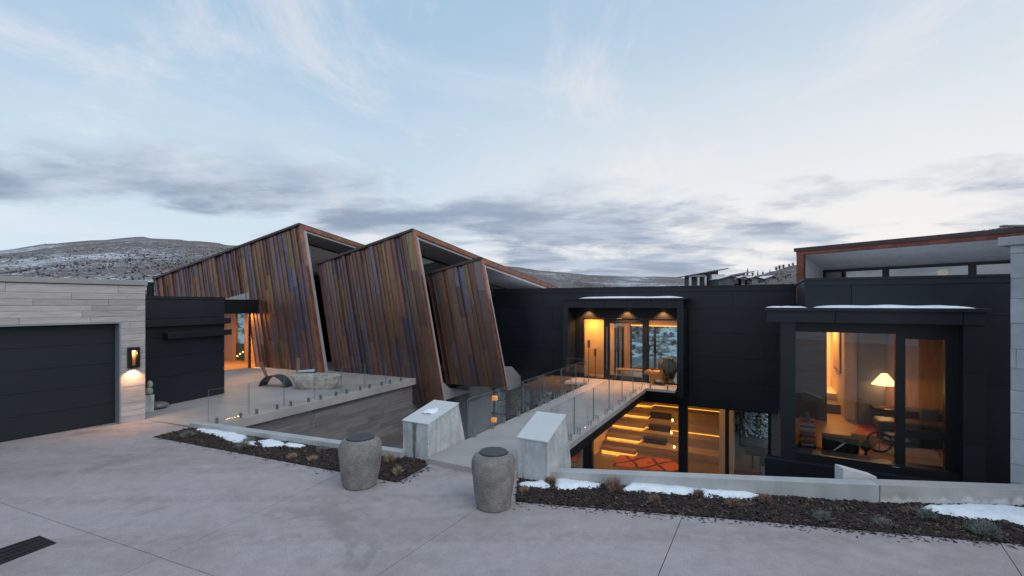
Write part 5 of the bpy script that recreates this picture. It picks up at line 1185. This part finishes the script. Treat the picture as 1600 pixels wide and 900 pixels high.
# ------------------------------------------------------------------ trees seen through the glass and along the ridge
def conifer_mesh(seed, h, r):
    r2 = random.Random(seed); tr = MB().tube([(0, 0, -.3), (0.03, 0, h * .5), (0, 0.02, h * .97)], [h * .022, h * .013, .01], 7)
    cr = MB(); sn = MB()
    for i in range(int(h * 60)):
        f = r2.random() ** .8; z = h * (.08 + .9 * f); L = r * (1 - f) ** .85 * r2.uniform(.65, 1.1) + .08; a = r2.uniform(0, 6.283); d = Vector((math.cos(a), math.sin(a), -.22)); p0 = Vector((0, 0, z)); sd = Vector((-math.sin(a), math.cos(a), 0))
        for j in range(6):
            c0 = p0 + d * L * (.15 + .85 * (j + r2.random()) / 6); wd = L * .11 * (1 - j / 9) + .05
            for s_ in (-1, 1):
                tip = c0 + sd * s_ * wd + d * wd * .7 + Vector((0, 0, r2.uniform(-.16, .02))); k = len(cr.v); cr.v += [c0, c0 + d * wd * .35, tip, c0 + sd * s_ * wd * .5 - Vector((0, 0, .05))]; cr.f.append((k, k + 1, tip and k + 2, k + 3))
            if r2.random() < .92:
                k = len(sn.v); e = Vector((0, 0, .05)); sn.v += [c0 + e - d * wd * .5, c0 + e + sd * wd * .7, c0 + e + d * wd * .9 - Vector((0, 0, .08)), c0 + e - sd * wd * .7]; sn.f.append((k, k + 1, k + 2, k + 3))
    return tr, cr, sn
protos = []
def raw(mb_, name, m):
    me = bpy.data.meshes.new(name); me.from_pydata(mb_.v, [], mb_.f); me.materials.append(MATS[m]); return me
for sd_, h_, r_ in ((1, 7.5, 2.0), (2, 9, 2.3), (3, 6, 1.8)):
    a, b, c = conifer_mesh(sd_, h_, r_); protos.append((raw(a, 'trunk', 'bark'), raw(b, 'crown', 'needles'), raw(c, 'snow', 'snow')))
def conifer(i, x, y, sc_, label, rot):
    o = thing('pine_tree', label, 'tree', (x, y, terr(x, y) - .1), 'snowy pines behind the house'); o.rotation_euler = (0, 0, rot); o.scale = (sc_,) * 3
    for me, nm in zip(protos[i], ('trunk', 'crown', 'snow')):
        c = bpy.data.objects.new(nm, me); COL.objects.link(c); c.parent = o
for i, (u, Y, sc_, lab) in enumerate(((1150, 31.5, .8, 'snowy pine left of centre behind the lower right windows'), (1176, 30, .75, 'snowy pine in the middle of the lower right windows'), (1196, 32, .85, 'snowy pine at the right end of the lower right windows'), (1122, 34, .9, 'snowy pine far behind the lower right column'), (1164, 29.3, .55, 'small snowy pine low behind the lower right windows'), (1189, 28.9, .5, 'smallest snowy pine near the right lower window post'),
        (806, 37, .8, 'snowy pine behind the lower windows left of the bridge'), (842, 38, .85, 'snowy pine behind the lower windows just under the bridge rail'), (372, 45, 1.0, 'snowy pine seen through the side entrance'))):
    conifer((i * 2 + 1) % 3, (u - 800) / F * Y, Y, sc_, lab, i * 1.3)

def bare_tree(u, v, Y, h_px, label, pine=False, name='bare_tree'):
    Y = Y or ridge(u)[1] - 4; x = (u - 800) / F * Y; z = terr(x, Y) - .1; h = h_px / F * Y * (1 if pine else .8); r2 = random.Random(u * 3 + int(v)); o = thing(name, label, 'tree', (x, y_ := Y, z), 'trees on the right ridge')
    p = Vector((x, Y, z - .5)); MB().tube([p, p + Vector((.1, 0, h * .55)), p + Vector((0, 0, h))], [h * .012, h * .008, .02], 5).build('trunk', 'twigs', o)
    M = MB()
    for i in range(700 if not pine else 260):
        f = r2.uniform(.15, 1.0) if pine else r2.uniform(.12, 1.0); a = r2.uniform(0, 6.28); L = h * (.26 * (1.05 - f) + .02 if pine else r2.uniform(.12, .42)); b = p + Vector((0, 0, h * f * (1 if pine else .62)))
        t = b + Vector((math.cos(a) * L, math.sin(a) * L, -L * .25 if pine else L * r2.uniform(-.1, 1.3))); w = Vector((-math.sin(a), math.cos(a), .3)) * (h * .035 if pine else h * .010); k = len(M.v)
        M.v += [b - w, b + w, t]; M.f.append((k, k + 1, k + 2))
    M.build('crown', 'needles' if pine else 'twigs', o, recalc=False)
TR = [(1168, 423, 1, 14), (1153, 424, 0, 9), (1176, 425, 0, 10), (1184, 424, 1, 9), (1192, 425, 0, 8), (1203, 426, 1, 7), (1213, 424, 0, 11), (1218, 422, 0, 12), (1224, 420, 0, 11), (1233, 416, 0, 9), (1239, 414, 0, 10)]
for i, (u, v, pn, h) in enumerate(sorted(TR)): bare_tree(u, v, None, h, '%s small %s from the left on the right ridge' % (ORD[i], 'dark conifer' if pn else 'bare tree'), pn, 'conifer' if pn else 'bare_tree')
bare_tree(343, 379.5, None, 3.6, 'tiny lone conifer on the crest of the left hill', True, 'conifer'); bare_tree(71, 383.5, None, 3.4, 'tiny lone conifer on the left shoulder of the left hill', True, 'conifer')

# ------------------------------------------------------------------ far houses
def far_house(u0, u1, vt, vb, Y, label, style, wallm, roofm):
    x0, x1 = (u0 - 800) / F * Y, (u1 - 800) / F * Y; z1 = CZ + (HY - vt) / F * Y; z0_ = CZ + (HY - vb) / F * Y - 3; fr = Fr(0, Y, 0)
    o = thing('far_house', label, 'house', ((x0 + x1) / 2, Y + 4, z0_), 'houses on the far hillside'); dpt = 9; w = x1 - x0; he = z1 - z0_ - 3
    if style == 'gable':
        eh = z1 - 0.42 * he
        MB().prism_t(fr, [(x0 + .4, z0_), (x1 - .4, z0_), (x1 - .4, eh), ((x0 + x1) / 2, z1 - .35), (x0 + .4, eh)], 0, dpt).build('wall', wallm, o)
        rf = MB(); m_ = (x0 + x1) / 2
        for a, b in ((x0, m_), (x1, m_)): rf.prism_t(fr, [(a, eh - .25), (b, z1 - .3), (b, z1), (a, eh + .1)], -.8, dpt + .5)
        r_ = rf.build('roof', roofm, o); n_ = max(1, int(w / 4))
        sn = MB(); sn.prism_t(fr, [(x0 + .2, eh + .13), (m_, z1 + .02), (m_, z1 + .25), (x0 + .2, eh + .35)], -.3, dpt); sn.build('roof_snow', 'snow', r_)
        for i in range(n_):
            c = x0 + w * (i + .5) / n_; f_ = MB().box(fr, c - .9, c + .9, -.08, -.003, z0_ + 3 + .25 * he * .3, min(eh - .2, z0_ + 3 + he * .5)).build('window', 'far_window', o)
    else:
        MB().prism_t(fr, [(x0 + 1, z0_), (x1 - .5, z0_), (x1 - .5, z1 - .6), (x0 + 1, z1 - .6 - w * .16)], 0, dpt).build('wall', wallm, o)
        MB().prism_t(fr, [(x0 - 2, z1 - .55 - w * .21), (x1 + 2.5, z1 - .15), (x1 + 2.5, z1 + .3), (x0 - 2, z1 - .2 - w * .21)], -3, dpt + 1).build('roof', roofm, o)
        for i in range(3):
            a = x0 + 1.2 + i * w * .22; part('window', 'far_window', o, fr, a, a + w * .13, -.08, -.003, z0_ + 3.4, z1 - 1.6 - w * .15)
        for a in (x0 - 1.2, x0 + w * .18, x0 + w * .42): part('column', 'far_white', o, fr, a, a + .8, -2.6, -1.9, z0_ + 1, z1 - .7 - w * .2)
        part('balcony', 'far_gray', o, fr, x0 - 1.6, x0 + w * .45, -2.8, -.09, z0_ + 5.2, z0_ + 6)
        part('annex', 'far_white', o, fr, x1 - w * .36, x1 + 1, -3.2, -.09, z0_, z0_ + 6.2)
far_house(1078, 1124, 420.5, 441, 200, 'modern dark house with a tilted flat roof on the right ridge', 'shed', 'far_dark', 'far_dark')
far_house(1125, 1166, 425, 441, 225, 'long low tan house right behind the modern tilted roof house', 'shed', 'far_tan', 'far_gray')
for u0, u1, vt, lab, wm, rm in ((1121, 1160, 431, 'leftmost snowy gabled cabin on the right ridge', 'far_dark', 'far_dark'), (1146, 1176, 432, 'second snowy gabled cabin from the left on the right ridge', 'far_tan', 'far_rust'), (1162, 1196, 432, 'third snowy gabled cabin from the left on the right ridge', 'far_gray', 'far_dark'), (1192, 1222, 431, 'second gabled cabin from the right on the right ridge', 'far_gray', 'far_dark'), (1220, 1246, 432, 'rightmost gabled cabin on the right ridge beside the copper post', 'far_gray', 'far_rust')):
    far_house(u0, u1, vt, 444, 190, lab, 'gable', wm, rm)
far_house(1566, 1660, 341, 362, 230, 'dark lodge on the crest above the copper trimmed roof', 'shed', 'far_dark', 'far_rust')
